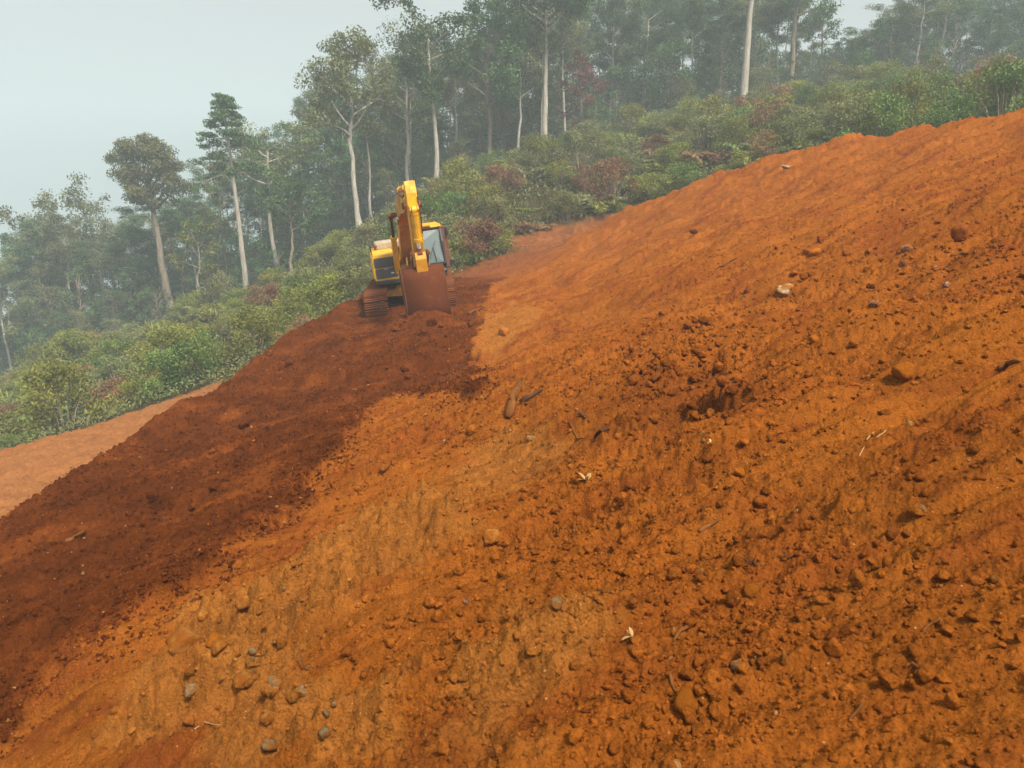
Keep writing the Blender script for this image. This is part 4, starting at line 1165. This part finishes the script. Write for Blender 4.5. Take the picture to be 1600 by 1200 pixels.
tree_row([108], -240, 1870, 56, 'tall')
tree_row([72], -160, 1750, 60, 'low')
tree_row([82], -160, 1750, 48, 'fill')
tree_row([88, 95, 103], -220, 1850, 48, 'fill')

# ---- scrub between the worked ground and the wood
SH = {'leafy': [make_shrub(300 + k, 1.5, 1.7, 0.10, 4600) for k in range(4)], 'fern': [make_shrub(310 + k, 1.3, 1.35, kind='fern') for k in range(3)], 'blade': [make_shrub(320 + k, 0.9, 1.5, kind='blade') for k in range(2)]}
SH_COL = ('yellow-green', 'fresh green', 'dark olive', 'dry brown')
def shrub_where(x, y):
    if y < 31 and x < -12: return 'just below the lower earth bench'
    if x < -12 and y < 44: return 'around the bare red scar down the left bank'
    if x < -5: return 'between the dark spoil slope and the tall trees'
    if x < 4 and y < 52: return 'beside the red dirt track behind the excavator'
    if y < 50 and x < 16: return 'on the bank above the red dirt track'
    if y < 52: return 'just over the crest of the orange slope'
    return 'high on the bank against the dark wood'
def shrub_label(kind, col, s, x, y):
    n = {'leafy': 'leafy bush', 'fern': 'fern clump', 'blade': 'clump of strap leaves'}[kind]
    return f"{'large' if s > 1.05 else 'small'} {SH_COL[col]} {n} {shrub_where(x, y)}"
SHM = [LEAF_YG, LEAF_GR, LEAF_OL, LEAF_BR]
SHN = {'leafy': 'bush', 'fern': 'fern_clump', 'blade': 'strap_leaf_plant'}
shrub_count = 0
def shrub(x, y, kind, col, s, zs=1.0, sink=0.15):
    global shrub_count
    pr = SH[kind][int(RNG.integers(0, len(SH[kind])))]
    place(SHN[kind], pr, (x, y, hz(x, y) - sink), (s, s, s * zs), None, (lb := shrub_label(kind, col, s, x, y)), {'leafy': 'bush', 'fern': 'fern', 'blade': 'plant'}[kind], lb, ('stem', 'foliage'), (BARK_D, SHM[col]))
    shrub_count += 1
def scrub_zone(poly, n, pick, smin, smax, zs=(0.8, 1.2)):
    P = np.array(poly); lo, hi = P.min(0), P.max(0); k = 0; pts = []
    tries = 0
    while k < n and tries < 40 * n:
        tries += 1
        x, y = RNG.uniform(lo[0], hi[0]), RNG.uniform(lo[1], hi[1])
        X, Y = np.array([x]), np.array([y])
        if poly_sd(X, Y, P)[0] > 0 or poly_sd(X, Y, NPOLY)[0] < 2.2 or poly_sd(X, Y, BENCH)[0] < 1.9 or poly_sd(X, Y, ROAD)[0] < 0.9 or poly_sd(X, Y, SCAR)[0] < 0.5: continue
        s = RNG.uniform(smin, smax)
        if any((x - a) ** 2 + (y - b) ** 2 < (0.46 * (s + c)) ** 2 for a, b, c in pts): continue
        pts.append((x, y, s)); kind, col = pick(); k += 1
        shrub(x, y, kind, col, s, RNG.uniform(*zs))
def mixpick(*opts):
    w = np.array([o[2] for o in opts], float); w /= w.sum()
    return lambda: opts[int(RNG.choice(len(opts), p=w))][:2]
LEFTMIX = mixpick(('leafy', 0, 6), ('leafy', 1, 1.6), ('leafy', 2, 3), ('leafy', 3, 0.5), ('fern', 0, 1.8), ('fern', 3, 0.5), ('fern', 1, 0.5), ('blade', 0, 0.9))
RIGHTMIX = mixpick(('leafy', 0, 3), ('leafy', 1, 2.2), ('leafy', 2, 3), ('leafy', 3, 0.6), ('fern', 0, 2.4), ('fern', 2, 1.8), ('fern', 3, 0.8), ('fern', 1, 1))
scrub_zone([(-14.5, 20), (-19, 16), (-34, 24), (-36, 40), (-24, 44), (-12, 36), (-11, 29)], 70, LEFTMIX, 0.6, 1.5, (0.6, 1.3))
scrub_zone([(-12, 30), (-8, 31), (-5, 36), (-5, 48), (-12, 60), (-28, 62), (-44, 58), (-36, 42), (-24, 42)], 130, LEFTMIX, 0.6, 1.3, (0.6, 1.2))
scrub_zone([(-5, 37), (-1.5, 38), (-0.8, 43), (3, 46), (13, 44), (16, 38), (24, 33), (30, 28), (46, 34), (52, 52), (34, 68), (10, 72), (-8, 66), (-8, 46)], 320, RIGHTMIX, 0.7, 1.45, (0.7, 1.2))

for x_, y_, k_, c_, s_ in ((-1.9, 36.6, 'blade', 1, 0.8), (-2.6, 37.4, 'leafy', 0, 0.7), (-1.2, 38.4, 'blade', 1, 0.9), (-2.2, 39.2, 'fern', 0, 0.9), (-0.9, 40.3, 'leafy', 0, 0.8), (-3.2, 35.6, 'leafy', 2, 0.7), (-4.4, 35.4, 'fern', 1, 0.8), (1.0, 44.0, 'fern', 3, 0.9), (3.2, 45.4, 'leafy', 2, 0.9), (5.6, 45.8, 'fern', 0, 1.0), (8.2, 45.6, 'leafy', 0, 0.9)):
    shrub(x_, y_, k_, c_, s_)

# ---- low leafy cover under the scrub and at the foot of the wood
def ground_cover(n):
    rng = np.random.default_rng(31)
    d = np.exp(rng.uniform(math.log(24), math.log(95), n)); u = rng.uniform(-0.95, 0.95, n)
    x, y = d * u, d
    nz_ = poly_sd(x, y, NPOLY); bn = poly_sd(x, y, BENCH); rd = poly_sd(x, y, ROAD); sc = poly_sd(x, y, SCAR)
    far = np.hypot(x, y) > 18
    k = (nz_ > 1.6) & (bn > 0.3) & (rd > 0.2) & (sc > 0.1) & far & (fbm(x * 0.25, y * 0.25, 3, 401) > -0.7)
    x, y = x[k], y[k]; z = height(x, y); m = len(x)
    rep = 5
    c = np.repeat(np.stack([x, y, z], 1), rep, 0) + rng.normal(size=(m * rep, 3)) * np.array([0.35, 0.35, 0.14]) + np.array([0, 0, 0.22])
    tt = np.clip(np.repeat(0.35 + 0.35 * fbm(x * 0.3, y * 0.3, 3, 405), rep) + rng.uniform(-0.25, 0.25, m * rep), 0, 1)
    v, f, tn = leaves(c, np.repeat(np.hypot(x, y), rep) * 0.0036, rng, tt, 0.5, 0.25)
    o = link('ground_cover', np_mesh('ground_cover', v, f, tint=tn), None, LEAF_OL)
    tag(o, 'low mixed leafy growth covering the hillside below the bushes', None, None, 'stuff')
ground_cover(26000)
# ------------------------------------------------------------------ clods, stones, wood and litter on the slope
def ico(sub):
    t = (1 + 5 ** 0.5) / 2
    V = [(-1, t, 0), (1, t, 0), (-1, -t, 0), (1, -t, 0), (0, -1, t), (0, 1, t), (0, -1, -t), (0, 1, -t), (t, 0, -1), (t, 0, 1), (-t, 0, -1), (-t, 0, 1)]
    F = [(0,11,5),(0,5,1),(0,1,7),(0,7,10),(0,10,11),(1,5,9),(5,11,4),(11,10,2),(10,7,6),(7,1,8),(3,9,4),(3,4,2),(3,2,6),(3,6,8),(3,8,9),(4,9,5),(2,4,11),(6,2,10),(8,6,7),(9,8,1)]
    V = [np.array(v, float) / np.linalg.norm(v) for v in V]
    for _ in range(sub):
        mid = {}; nf = []
        def m(a, b):
            k = (min(a, b), max(a, b))
            if k not in mid:
                p = V[a] + V[b]; V.append(p / np.linalg.norm(p)); mid[k] = len(V) - 1
            return mid[k]
        for a, b, c in F:
            ab, bc, ca = m(a, b), m(b, c), m(c, a); nf += [(a, ab, ca), (b, bc, ab), (c, ca, bc), (ab, bc, ca)]
        F = nf
    return np.array(V), np.array(F)

RS = np.random.default_rng(99)
def rough(V, rng, amt):
    """lumpy, faceted stone from a unit sphere"""
    r = np.ones(len(V))
    for k in range(11):                     # chop with random planes for flat facets
        n = rng.normal(size=3); n /= np.linalg.norm(n); h = rng.uniform(0.45, 0.88)
        d = V @ n; r = np.where(d > h, np.minimum(r, h / np.maximum(d, 1e-3)), r)
    r = r * (1 + amt * rng.normal(size=len(V)))
    return V * r[:, None]

def scatter(n_try, r0, r1, sub, keep, size_px, seed, spill=False):
    rng = np.random.default_rng(seed)
    th = np.radians(rng.uniform(-44, 44, n_try)); r = np.exp(rng.uniform(math.log(r0), math.log(r1), n_try))
    x, y = r * np.sin(th), r * np.cos(th)
    z0, sd, h, w = base_height(x, y)
    rub = rubble_mask(x, y)
    pat = sstep(-0.2, 0.7, fbm(x * 0.9, y * 0.9, 3, 41) + 0.5 * fbm(x * 0.4 * FALL[0] + y * 0.4 * FALL[1], (-x * FALL[1] + y * FALL[0]) * 2.6, 3, 211))
    dk = poly_sd(x, y, DARK) < 0
    p = keep * np.where(dk, 0.6 + 0.5 * pat, 0.22 + 0.6 * pat ** 2 + 1.1 * rub ** 1.5)
    ed = poly_sd(x, y, DARK) + spill_edge(x, y)
    edge = np.exp(-(ed / 0.28) ** 2) * (y < 13)
    p = keep * edge if spill else p + keep * 0.9 * edge
    k = (rng.uniform(size=n_try) < p) & (((sd < -0.15) & (h > 0.9)) | (poly_sd(x, y, BENCH) < -0.5))
    x, y, r, rub, dk, edge = x[k], y[k], r[k], rub[k], dk[k], edge[k]
    z = height(x, y)
    s = np.minimum(size_px * r / 768.0 * rng.uniform(0.03, 1, len(x)) ** (-1 / 1.9), np.where(dk, 0.055, 0.045 + 0.055 * rub))
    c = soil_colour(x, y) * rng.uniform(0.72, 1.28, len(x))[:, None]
    sp = (rng.uniform(size=len(x)) < 0.75 * edge)[:, None]
    c = np.where(sp, np.array([[0.125, 0.032, 0.0070]]) * rng.uniform(0.75, 1.3, len(x))[:, None], c)
    # a few paler and redder crumbs
    c = np.where((rng.uniform(size=len(x)) < 0.012)[:, None], np.array([[0.40, 0.19, 0.06]]) * rng.uniform(0.7, 1.2, len(x))[:, None], c)
    V0, F0 = ico(sub); F0 = F0[V0[F0].mean(1)[:, 2] > (-0.45 if sub else -0.6)]      # no faces deep in the soil
    protos = [rough(V0, rng, 0.10 if sub else 0.14) for _ in range(12)]
    pi = rng.integers(0, 12, len(x))
    P = np.array(protos)[pi]                                           # n, v, 3
    P = P * (s * 0.5)[:, None, None] * rng.uniform(0.65, 1.25, (len(x), 1, 3))
    a = rng.uniform(0, 6.28, len(x)); ca, sa = np.cos(a)[:, None], np.sin(a)[:, None]
    X = P[..., 0] * ca - P[..., 1] * sa; Y = P[..., 0] * sa + P[..., 1] * ca
    V = np.stack([X + x[:, None], Y + y[:, None], P[..., 2] * 0.85 + (z + s * 0.16)[:, None]], -1)
    nv = V0.shape[0]
    F = F0[None] + (np.arange(len(x)) * nv)[:, None, None]
    return V.reshape(-1, 3), F.reshape(-1, 3), np.repeat(c, nv, 0)

A1 = scatter(26000, 1.15, 7.0, 1, 0.62, 3.0, 1)
A2 = scatter(100000, 1.15, 30.0, 0, 0.62, 1.45, 2)
A3 = scatter(46000, 7.0, 30.0, 0, 0.8, 1.9, 3)
A4 = scatter(60000, 4.0, 14.0, 0, 0.5, 3.0, 4, True)
n1 = len(A1[0]); n3 = n1 + len(A2[0]) + len(A3[0]); n2 = n1 + len(A2[0])
cl = link('loose_clods', np_mesh('loose_clods', np.concatenate([A1[0], A2[0], A3[0], A4[0]]), np.concatenate([A1[1], A2[1] + n1, A3[1] + n2, A4[1] + n3]), tint=np.concatenate([A1[2], A2[2], A3[2], A4[2]])), None, SOIL)
tag(cl, 'small loose earth crumbs and grit strewn over the slope', None, None, 'stuff')

ST_OWN = CLOD
ST_OCH = stone_material('ochre_clod', (0.27, 0.076, 0.006), (0.37, 0.115, 0.010))
ST_BRN = stone_material('brown_clod', (0.10, 0.027, 0.008), (0.18, 0.048, 0.011))
ST_RED = stone_material('red_brown_rock', (0.17, 0.045, 0.014), (0.26, 0.070, 0.018), dust=(0.32, 0.088, 0.009))
ST_PALE = stone_material('cream_stone', (0.42, 0.34, 0.20), (0.62, 0.54, 0.36), dust=(0.30, 0.12, 0.03))
ST_GREY = stone_material('grey_stone', (0.24, 0.22, 0.19), (0.44, 0.40, 0.34), dust=(0.28, 0.09, 0.02))
ST_GRN = stone_material('grey_green_stone', (0.17, 0.17, 0.115), (0.30, 0.29, 0.20), dust=(0.30, 0.115, 0.02))
ST_YEL = stone_material('yellow_stone', (0.30, 0.13, 0.025), (0.44, 0.22, 0.055), dust=(0.30, 0.095, 0.012))
WOOD = bark_material('weathered_wood', (0.11, 0.038, 0.009), (0.21, 0.080, 0.020))
WOOD_D = bark_material('dark_rotten_wood', (0.035, 0.018, 0.010), (0.12, 0.05, 0.022))
STRAW = bark_material('dry_straw', (0.34, 0.19, 0.07), (0.52, 0.35, 0.16))

V2, F2 = ico(2)
STONES = []
for k in range(10):
    v = rough(V2, RS, 0.018) ; q = v * 2.3
    v = v * (1 + 0.12 * perlin(q[:, 0] + 3 * k, q[:, 1] + q[:, 2] * 0.7, k) + 0.09 * perlin(q[:, 0] * 2.2, q[:, 2] * 2.2 + k, k + 9))[:, None]
    STONES.append(np_mesh('stone', v * 0.5, F2, smooth=False))
for me in STONES: me.materials.append(None)

def stone(name, px, py, wpx, mat, label, cat='stone', group=None, proto=None, sz=(1, 1, 0.8), sink=0.32, rz=None):
    p, dist = on_surface(px, py + wpx * 0.2)
    s = wpx * dist / FPX * 0.95
    me = STONES[int(RS.integers(0, 10)) if proto is None else proto]
    o = bpy.data.objects.new(name, me); COL.objects.link(o)
    o.material_slots[0].link = 'OBJECT'; o.material_slots[0].material = mat
    z = float(height(p[:1], p[1:2])[0])
    hgt = s * sz[2]
    o.location = (p[0], p[1], z + hgt * (0.5 - sink))
    o.scale = (s * sz[0], s * sz[1], hgt)
    o.rotation_euler = (RS.uniform(-0.3, 0.3), RS.uniform(-0.3, 0.3), RS.uniform(0, 6.28) if rz is None else rz)
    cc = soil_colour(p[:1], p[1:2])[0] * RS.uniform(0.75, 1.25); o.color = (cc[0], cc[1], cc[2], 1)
    tag(o, label, cat, group)
    return o

for a in (
    ('pale_stone', 1225, 457, 36, ST_PALE, 'cream angular stone lying alone on the smooth orange slope', 'stone', None, 3, (1, 0.8, 0.7)),
    ('grey_stone', 1365, 479, 18, ST_GREY, 'small light grey stone below the pair of grey pebbles', 'stone'),
    ('grey_stone', 1412, 413, 15, ST_GREY, 'upright grey pebble just under a dusty grey-brown stone', 'stone', None, None, (0.9, 0.9, 1.1)),
    ('grey_stone', 1415, 388, 20, ST_GREY, 'dusty grey-brown stone just above an upright grey pebble', 'stone'),
    ('grey_stone', 1461, 420, 10, ST_GREY, 'tiny pinkish grey pebble right beside the grey pebbles', 'stone'),
    ('grey_stone', 1478, 450, 14, ST_GREY, 'pale pebble against a reddish stone on the upper slope', 'stone'),
    ('boulder', 1410, 584, 38, ST_OCH, 'large rounded ochre boulder standing proud on the right slope', 'rock', None, 0, (1, 0.9, 1.0), 0.18),
    ('rounded_rock', 1155, 738, 24, ST_OCH, 'round ochre rock below the burrow on smooth soil', 'rock', None, 2, (1, 1, 0.9)),
    ('quartz_stone', 1155, 1042, 32, ST_PALE, 'pale yellowish quartz stone among the coarse rubble', 'stone', None, 4, (1, 0.9, 0.95)),
    ('white_pebble', 1180, 1028, 9, ST_PALE, 'small white pebble beside the quartz stone', 'stone'),
    ('flat_chip', 1224, 1030, 26, ST_YEL, 'flat tan stone chip upright right of the quartz stone', 'stone', None, 5, (0.9, 0.4, 0.9)),
    ('yellow_pebble', 1550, 908, 16, ST_YEL, 'yellow pebble on the rubbly lower right slope', 'stone'),
    ('yellow_pebble', 1416, 835, 14, ST_YEL, 'yellow pebble beside a dark red stone in the gravel', 'stone'),
    ('red_rock', 1190, 786, 30, ST_RED, 'dull red-brown rock half buried in smooth ochre soil', 'rock'),
    ('red_rock', 1394, 840, 22, ST_RED, 'dark red stone beside a yellow pebble in the gravel', 'rock'),
    ('earth_block', 1072, 1090, 58, ST_OCH, 'big flat-faced ochre earth block in the coarse rubble', 'clod', None, 1, (1, 0.8, 0.7)),
    ('earth_block', 1172, 922, 32, ST_OCH, 'ochre block below the dark root hole', 'clod', None, 7),
    ('red_rock', 1500, 372, 30, ST_RED, 'reddish rounded rock under the crest of the orange slope', 'rock', None, 6, (1, 0.9, 1)),
    ('flat_stone', 1275, 393, 27, ST_OCH, 'small brick-like ochre slab on the upper slope', 'stone', None, 8, (1, 0.6, 0.42)),
    ('flat_stone', 1358, 393, 18, ST_OCH, 'thin ochre slab next to the grey pebbles', 'stone', None, 9, (1, 0.5, 0.4)),
    ('flat_stone', 1230, 258, 28, ST_PALE, 'flat pale slab near the crest of the orange slope', 'stone', None, 3, (1, 0.5, 0.3)),
    ('green_stone', 870, 944, 30, ST_GRN, 'grey-green stone above the coarse rubble', 'stone', None, 5, (1, 0.8, 0.7)),
    ('grey_stone', 728, 940, 12, ST_GREY, 'round grey pebble in the loose brown rubble', 'stone'),
    ('green_stone', 432, 1066, 34, ST_GRN, 'angular grey-green stone sticking out of the yellow cut', 'stone', None, 1, (1, 0.7, 0.7)),
    ('green_stone', 390, 1032, 22, ST_GRN, 'flat grey-green stone above the angular one in the yellow cut', 'stone', None, 4, (1, 0.8, 0.6)),
    ('green_stone', 470, 1086, 22, ST_GRN, 'dusty grey-green stone lying low in the yellow cut', 'stone'),
    ('green_stone', 507, 1146, 24, ST_GRN, 'grey-green stone set in the gullied yellow face', 'stone', None, 8),
    ('pale_boulder', 288, 1000, 58, ST_YEL, 'pale yellow boulder at the broken edge of the cut', 'rock', None, 7, (1, 0.9, 0.8)),
    ('tan_boulder', 336, 1006, 38, ST_OCH, 'orange-tan boulder beside the pale yellow boulder', 'rock', None, 2, (1, 0.8, 0.8)),
    ('yellow_rock', 770, 838, 46, ST_YEL, 'yellow-ochre rock lying in brown rubble', 'rock', None, 5, (1, 0.8, 0.6)),
    ('dark_lump', 738, 673, 22, ST_OWN, 'dark brown lump casting a shadow below the log', 'clod', None, 6, (1, 0.9, 1)),
    ('dark_lump', 788, 520, 28, ST_OWN, 'dark red flat lump at the foot of the yellow streak', 'clod', None, 8, (1, 0.7, 0.6)),
    ('dark_lump', 1167, 456, 16, ST_BRN, 'small dark stone left of the cream angular stone', 'stone'),
    ('dark_lump', 1240, 425, 16, ST_RED, 'dark rounded clod above the cream angular stone', 'clod'),
    ('dark_lump', 1192, 633, 14, ST_RED, 'dark red pebble right of the burrow', 'stone'),
    ('ochre_lump', 1270, 530, 18, ST_OCH, 'small ochre lump on the bare slope above the boulder', 'clod'),
    ('dark_lump', 1084, 362, 16, ST_BRN, 'dark clod on the upper slope above the burrow', 'clod'),
    ('red_rock', 830, 686, 18, ST_GRN, 'weathered greenish stone in the yellow patch under the log', 'stone'),
    ('red_rock', 600, 735, 20, ST_YEL, 'tan stone at the edge of the dark spoil', 'stone'),
    ('white_pebble', 694, 690, 9, ST_PALE, 'white pebble near the edge of the dark spoil', 'stone'),
    ('white_pebble', 1008, 534, 6, ST_PALE, 'white pebble on the slope left of the burrow', 'stone'),
):
    stone(*a)

# countable clods of the rubble: the largest ones, individually
CL_LAB = {'burrow': ('brown earth clod in the dark rubble of the burrow', 'clods at the burrow'), 'rubble': ('brown earth clod in the coarse rubble around the quartz stone', 'clods of the coarse rubble'),
          'gravel': ('brown clod in the rubble beneath the yellow-ochre rock', 'clods below the yellow rock'), 'upper': ('ochre clod scattered on the upper orange slope', 'clods on the upper slope'),
          'spoil': ('dark red-brown lump on the graded dark spoil', 'lumps on the dark spoil'), 'right': ('ochre clod in the gravelly ground near the yellow pebble', 'clods near the yellow pebble'), 'pale': ('dusty pale stone half buried in the broken yellow cut', 'pale stones of the yellow cut'), 'cut': ('tan lump of earth in the yellow cut face', 'lumps of the yellow cut')}
def clods(key, n, boxes, w, mats):
    for k in range(n):
        x0, y0, x1, y1 = boxes[int(RS.integers(0, len(boxes)))]
        g = np.clip(RS.normal(0, 0.55, 2), -1, 1)
        px, py = (x0 + x1) / 2 + g[0] * (x1 - x0) / 2, (y0 + y1) / 2 + g[1] * (y1 - y0) / 2
        wp = min(w[1], w[0] * RS.uniform(0.06, 1) ** (-1 / 1.8))
        lab, grp = CL_LAB[key]
        stone('clod', px, py, wp, mats[int(RS.integers(0, len(mats)))], lab, 'clod', grp, None, (1, RS.uniform(0.7, 1), RS.uniform(0.6, 0.95)), RS.uniform(0.15, 0.35))
clods('burrow', 56, [(1020, 570, 1145, 655), (960, 540, 1060, 600), (1050, 500, 1140, 600)], (9, 24), [ST_OWN])
clods('rubble', 84, [(900, 900, 1300, 1200), (930, 940, 1250, 1200), (900, 1000, 1160, 1180)], (11, 34), [ST_OWN])
clods('gravel', 44, [(700, 790, 1010, 900), (620, 940, 900, 1060)], (10, 32), [ST_OWN])
clods('upper', 36, [(850, 300, 1600, 560), (1150, 330, 1600, 520)], (7, 18), [ST_OWN])
clods('spoil', 48, [(150, 640, 560, 900), (420, 500, 760, 640), (560, 470, 760, 530)], (7, 20), [ST_OWN])
clods('right', 40, [(1300, 800, 1600, 1200), (1150, 820, 1600, 1000)], (11, 34), [ST_OWN])
clods('cut', 34, [(250, 930, 560, 1180), (380, 860, 700, 1040), (560, 1040, 900, 1190)], (12, 42), [ST_OWN, ST_OWN, ST_YEL])
clods('pale', 12, [(280, 990, 480, 1100), (300, 1040, 620, 1180)], (11, 26), [ST_GRN, ST_YEL])

# ---- wood, bark, straw and leaves
def lift(px, py, dz=0.0):
    p, d = on_surface(px, py)
    return np.array([p[0], p[1], float(height(p[:1], p[1:2])[0]) + dz]), d
def stick(name, pts, wpx, mat, label, cat='stick', taper=0.6, knob=0.05, lifts=None):
    P = []
    for i, (px, py) in enumerate(pts):
        p, d = lift(px, py, 0.0); P.append(p)
    P = np.array(P); r = wpx * d / FPX / 2
    lifts = lifts or [0.5] * len(P)
    P[:, 2] += np.array(lifts) * r
    t = np.linspace(0, 1, 9); s = np.linspace(0, 1, len(P))
    Q = np.stack([np.interp(t, s, P[:, i]) for i in range(3)], 1) + RS.normal(size=(9, 3)) * r * 0.10
    rr_ = r * (1 - (1 - taper) * t) * (1 + knob * RS.normal(size=9)); rr_[0] *= 0.75; rr_[-1] *= 0.6
    v, f = tubes([(Q, rr_)], 9)
    # close the ends
    me = np_mesh(name, v, f, smooth=False)
    bm = bmesh.new(); bm.from_mesh(me); bmesh.ops.holes_fill(bm, edges=[e for e in bm.edges if e.is_boundary], sides=0); bm.to_mesh(me); bm.free()
    o = link(name, me, None, mat); tag(o, label, cat)
    return o
stick('log_stub', [(794, 656), (803, 634), (812, 612)], 13, WOOD, 'pale split log stub jutting from the orange slope', 'log', 0.8, lifts=[0.4, 1.4, 2.4])
stick('log_stub', [(812, 632), (830, 624), (848, 616)], 9, WOOD_D, 'shorter dark log piece leaning on the pale log stub', 'log', 0.5, lifts=[0.6, 1.2, 1.6])
stick('branch', [(102, 850), (118, 842), (134, 834)], 6, WOOD, 'short brown branch lying on the dark spoil', 'branch', lifts=[0.4, 1.0, 1.2])
stick('branch', [(732, 492), (742, 488), (753, 483)], 5, WOOD, 'broken stick on the dark soil beside the bucket', 'branch')
stick('branch', [(1092, 834), (1106, 826), (1124, 816)], 7, WOOD, 'flat wood splinter half buried in ochre soil', 'branch', lifts=[0.2, 0.8, 1.2])
stick('branch', [(1424, 1042), (1436, 1054), (1437, 1064)], 6, WOOD, 'curved strip of bark over a clod in the lower right rubble', 'bark', lifts=[1.2, 1.5, 0.6])
stick('branch', [(1470, 970), (1452, 978), (1440, 990)], 5, WOOD, 'bent root piece lying in the lower right gravel', 'root')
stick('branch', [(1348, 1102), (1336, 1116), (1326, 1128)], 6, WOOD, 'straight stub of wood in the lower right rubble', 'branch')
stick('branch', [(1080, 982), (1062, 996), (1052, 1004)], 7, WOOD, 'rough stick between the large clods', 'branch', lifts=[1.6, 1.0, 0.4])
stick('branch', [(1046, 1060), (1050, 1072), (1056, 1086)], 6, WOOD, 'tan splinter standing beside the ochre earth block', 'branch', lifts=[2.5, 1.4, 0.3])
stick('bark_strip', [(905, 652), (912, 657), (921, 661)], 6, WOOD_D, 'small curled strip of dark bark left of the burrow', 'bark', lifts=[1.8, 1, 0.3])
stick('bark_strip', [(930, 684), (938, 679), (952, 675)], 6, WOOD_D, 'curled dark bark lying below the smaller strip', 'bark', lifts=[0.3, 1.6, 1.2])
stick('root_strand', [(890, 662), (896, 674), (902, 688), (912, 690)], 4, WOOD, 'thin looping root strand hanging on the slope', 'root')
stick('branch', [(1128, 420), (1140, 413), (1154, 404)], 4, WOOD, 'thin straight twig on the upper orange slope', 'stick')
stick('branch', [(1485, 402), (1500, 400), (1514, 399)], 4, WOOD, 'thin twig near the reddish rounded rock', 'stick')
stick('branch', [(1560, 580), (1574, 575), (1592, 570)], 9, WOOD, 'half-buried wooden splinter on the far right slope', 'branch')
stick('grass_stem', [(300, 1146), (309, 1140), (320, 1136), (333, 1134), (345, 1135)], 2, STRAW, 'thin dry stem curving out of the yellow cut', 'straw', lifts=[0.5, 1, 1.2, 1, 0.5])
stick('branch', [(395, 544), (388, 552), (378, 560)], 4, WOOD, 'small twig by the outer lip of the spoil', 'stick')
for i, (pts, lab) in enumerate(((((1342, 718), (1346, 708), (1350, 702)), 'short straw lying on the right slope'), (((1354, 690), (1361, 682), (1366, 676)), 'longer straw above the short one on the right slope'), (((1368, 686), (1376, 683), (1384, 676)), 'pale straw pointing right on the slope'))):
    stick('straw', list(pts), 1.8, STRAW, lab, 'straw')

def root_tangle(px, py, wpx, label):
    p, d = lift(px, py); s = wpx * d / FPX; paths = []
    for k in range(9):
        a = RS.uniform(0, 6.28); q = p + np.array([math.cos(a), math.sin(a), 0]) * s * 0.1
        C_ = curve(q, (math.cos(a), math.sin(a), RS.uniform(0.1, 1.0)), s * RS.uniform(0.4, 0.75), RS, 6, 0.7)
        paths.append((C_, s * 0.055 * np.linspace(1, 0.3, 6)))
    v, f = tubes(paths, 5)
    o = link('root_tangle', np_mesh('root_tangle', v, f), None, WOOD_D); tag(o, label, 'roots')
root_tangle(1175, 889, 26, 'dark tangle of rotten roots above the ochre block')
root_tangle(1229, 882, 20, 'smaller dark root tuft right of the larger root tangle')

def dry_leaf(px, py, wpx, label, n=5):
    p, d = lift(px, py); s = wpx * d / FPX; V, F = [], []
    for k in range(n):
        a = RS.uniform(0, 6.28); e = RS.uniform(0.2, 1.1); L = s * RS.uniform(0.6, 1.0); w = L * 0.16
        t = np.linspace(0, 1, 5); x = L * t * math.cos(e); z = L * (math.sin(e) * t - 0.35 * t * t)
        P = np.stack([p[0] + x * math.cos(a), p[1] + x * math.sin(a), p[2] + z + 0.004], 1); sd = np.array([-math.sin(a), math.cos(a), 0.3])
        ww = w * np.sin(np.pi * (0.12 + 0.83 * t))
        b = len(V) * 10
        V.append(np.stack([P - sd * ww[:, None], P + sd * ww[:, None]], 1).reshape(-1, 3))
        F += [[b + 2 * i, b + 2 * i + 1, b + 2 * i + 3, b + 2 * i + 2] for i in range(4)]
    o = link('dry_leaf', np_mesh('dry_leaf', np.concatenate(V), F), None, STRAW); tag(o, label, 'leaf')
dry_leaf(915, 752, 24, 'tuft of pale dry leaves on the yellow patch', 6)
dry_leaf(988, 996, 30, 'pale dry leaf lying at the edge of the coarse rubble', 3)
dry_leaf(1110, 694, 10, 'small scrap of dry leaf below the burrow', 3)
# ------------------------------------------------------------------ smoke haze
def build_haze():
    x0, x1, y0, y1, z0, z1 = -760, 760, -760, 760, -95, 95
    v = [(x, y, z) for z in (z0, z1) for y in (y0, y1) for x in (x0, x1)]
    f = [(0, 2, 3, 1), (4, 5, 7, 6), (0, 1, 5, 4), (2, 6, 7, 3), (0, 4, 6, 2), (1, 3, 7, 5)]
    me = np_mesh('haze', v, f)
    m = bpy.data.materials.new('smoke_haze'); m.use_nodes = True
    nt = m.node_tree
    for n in list(nt.nodes): nt.nodes.remove(n)
    o = nt.nodes.new('ShaderNodeOutputMaterial'); pv = nt.nodes.new('ShaderNodeVolumePrincipled')
    pv.inputs['Color'].default_value = (0.76, 0.90, 0.94, 1)
    pv.inputs['Density'].default_value = 0.0023
    pv.inputs['Anisotropy'].default_value = 0.0
    nt.links.new(pv.outputs[0], o.inputs['Volume'])
    ob = link('haze', me, None, m)
    tag(ob, 'pale smoky haze lying over the valley and forest', None, None, 'stuff')
build_haze()
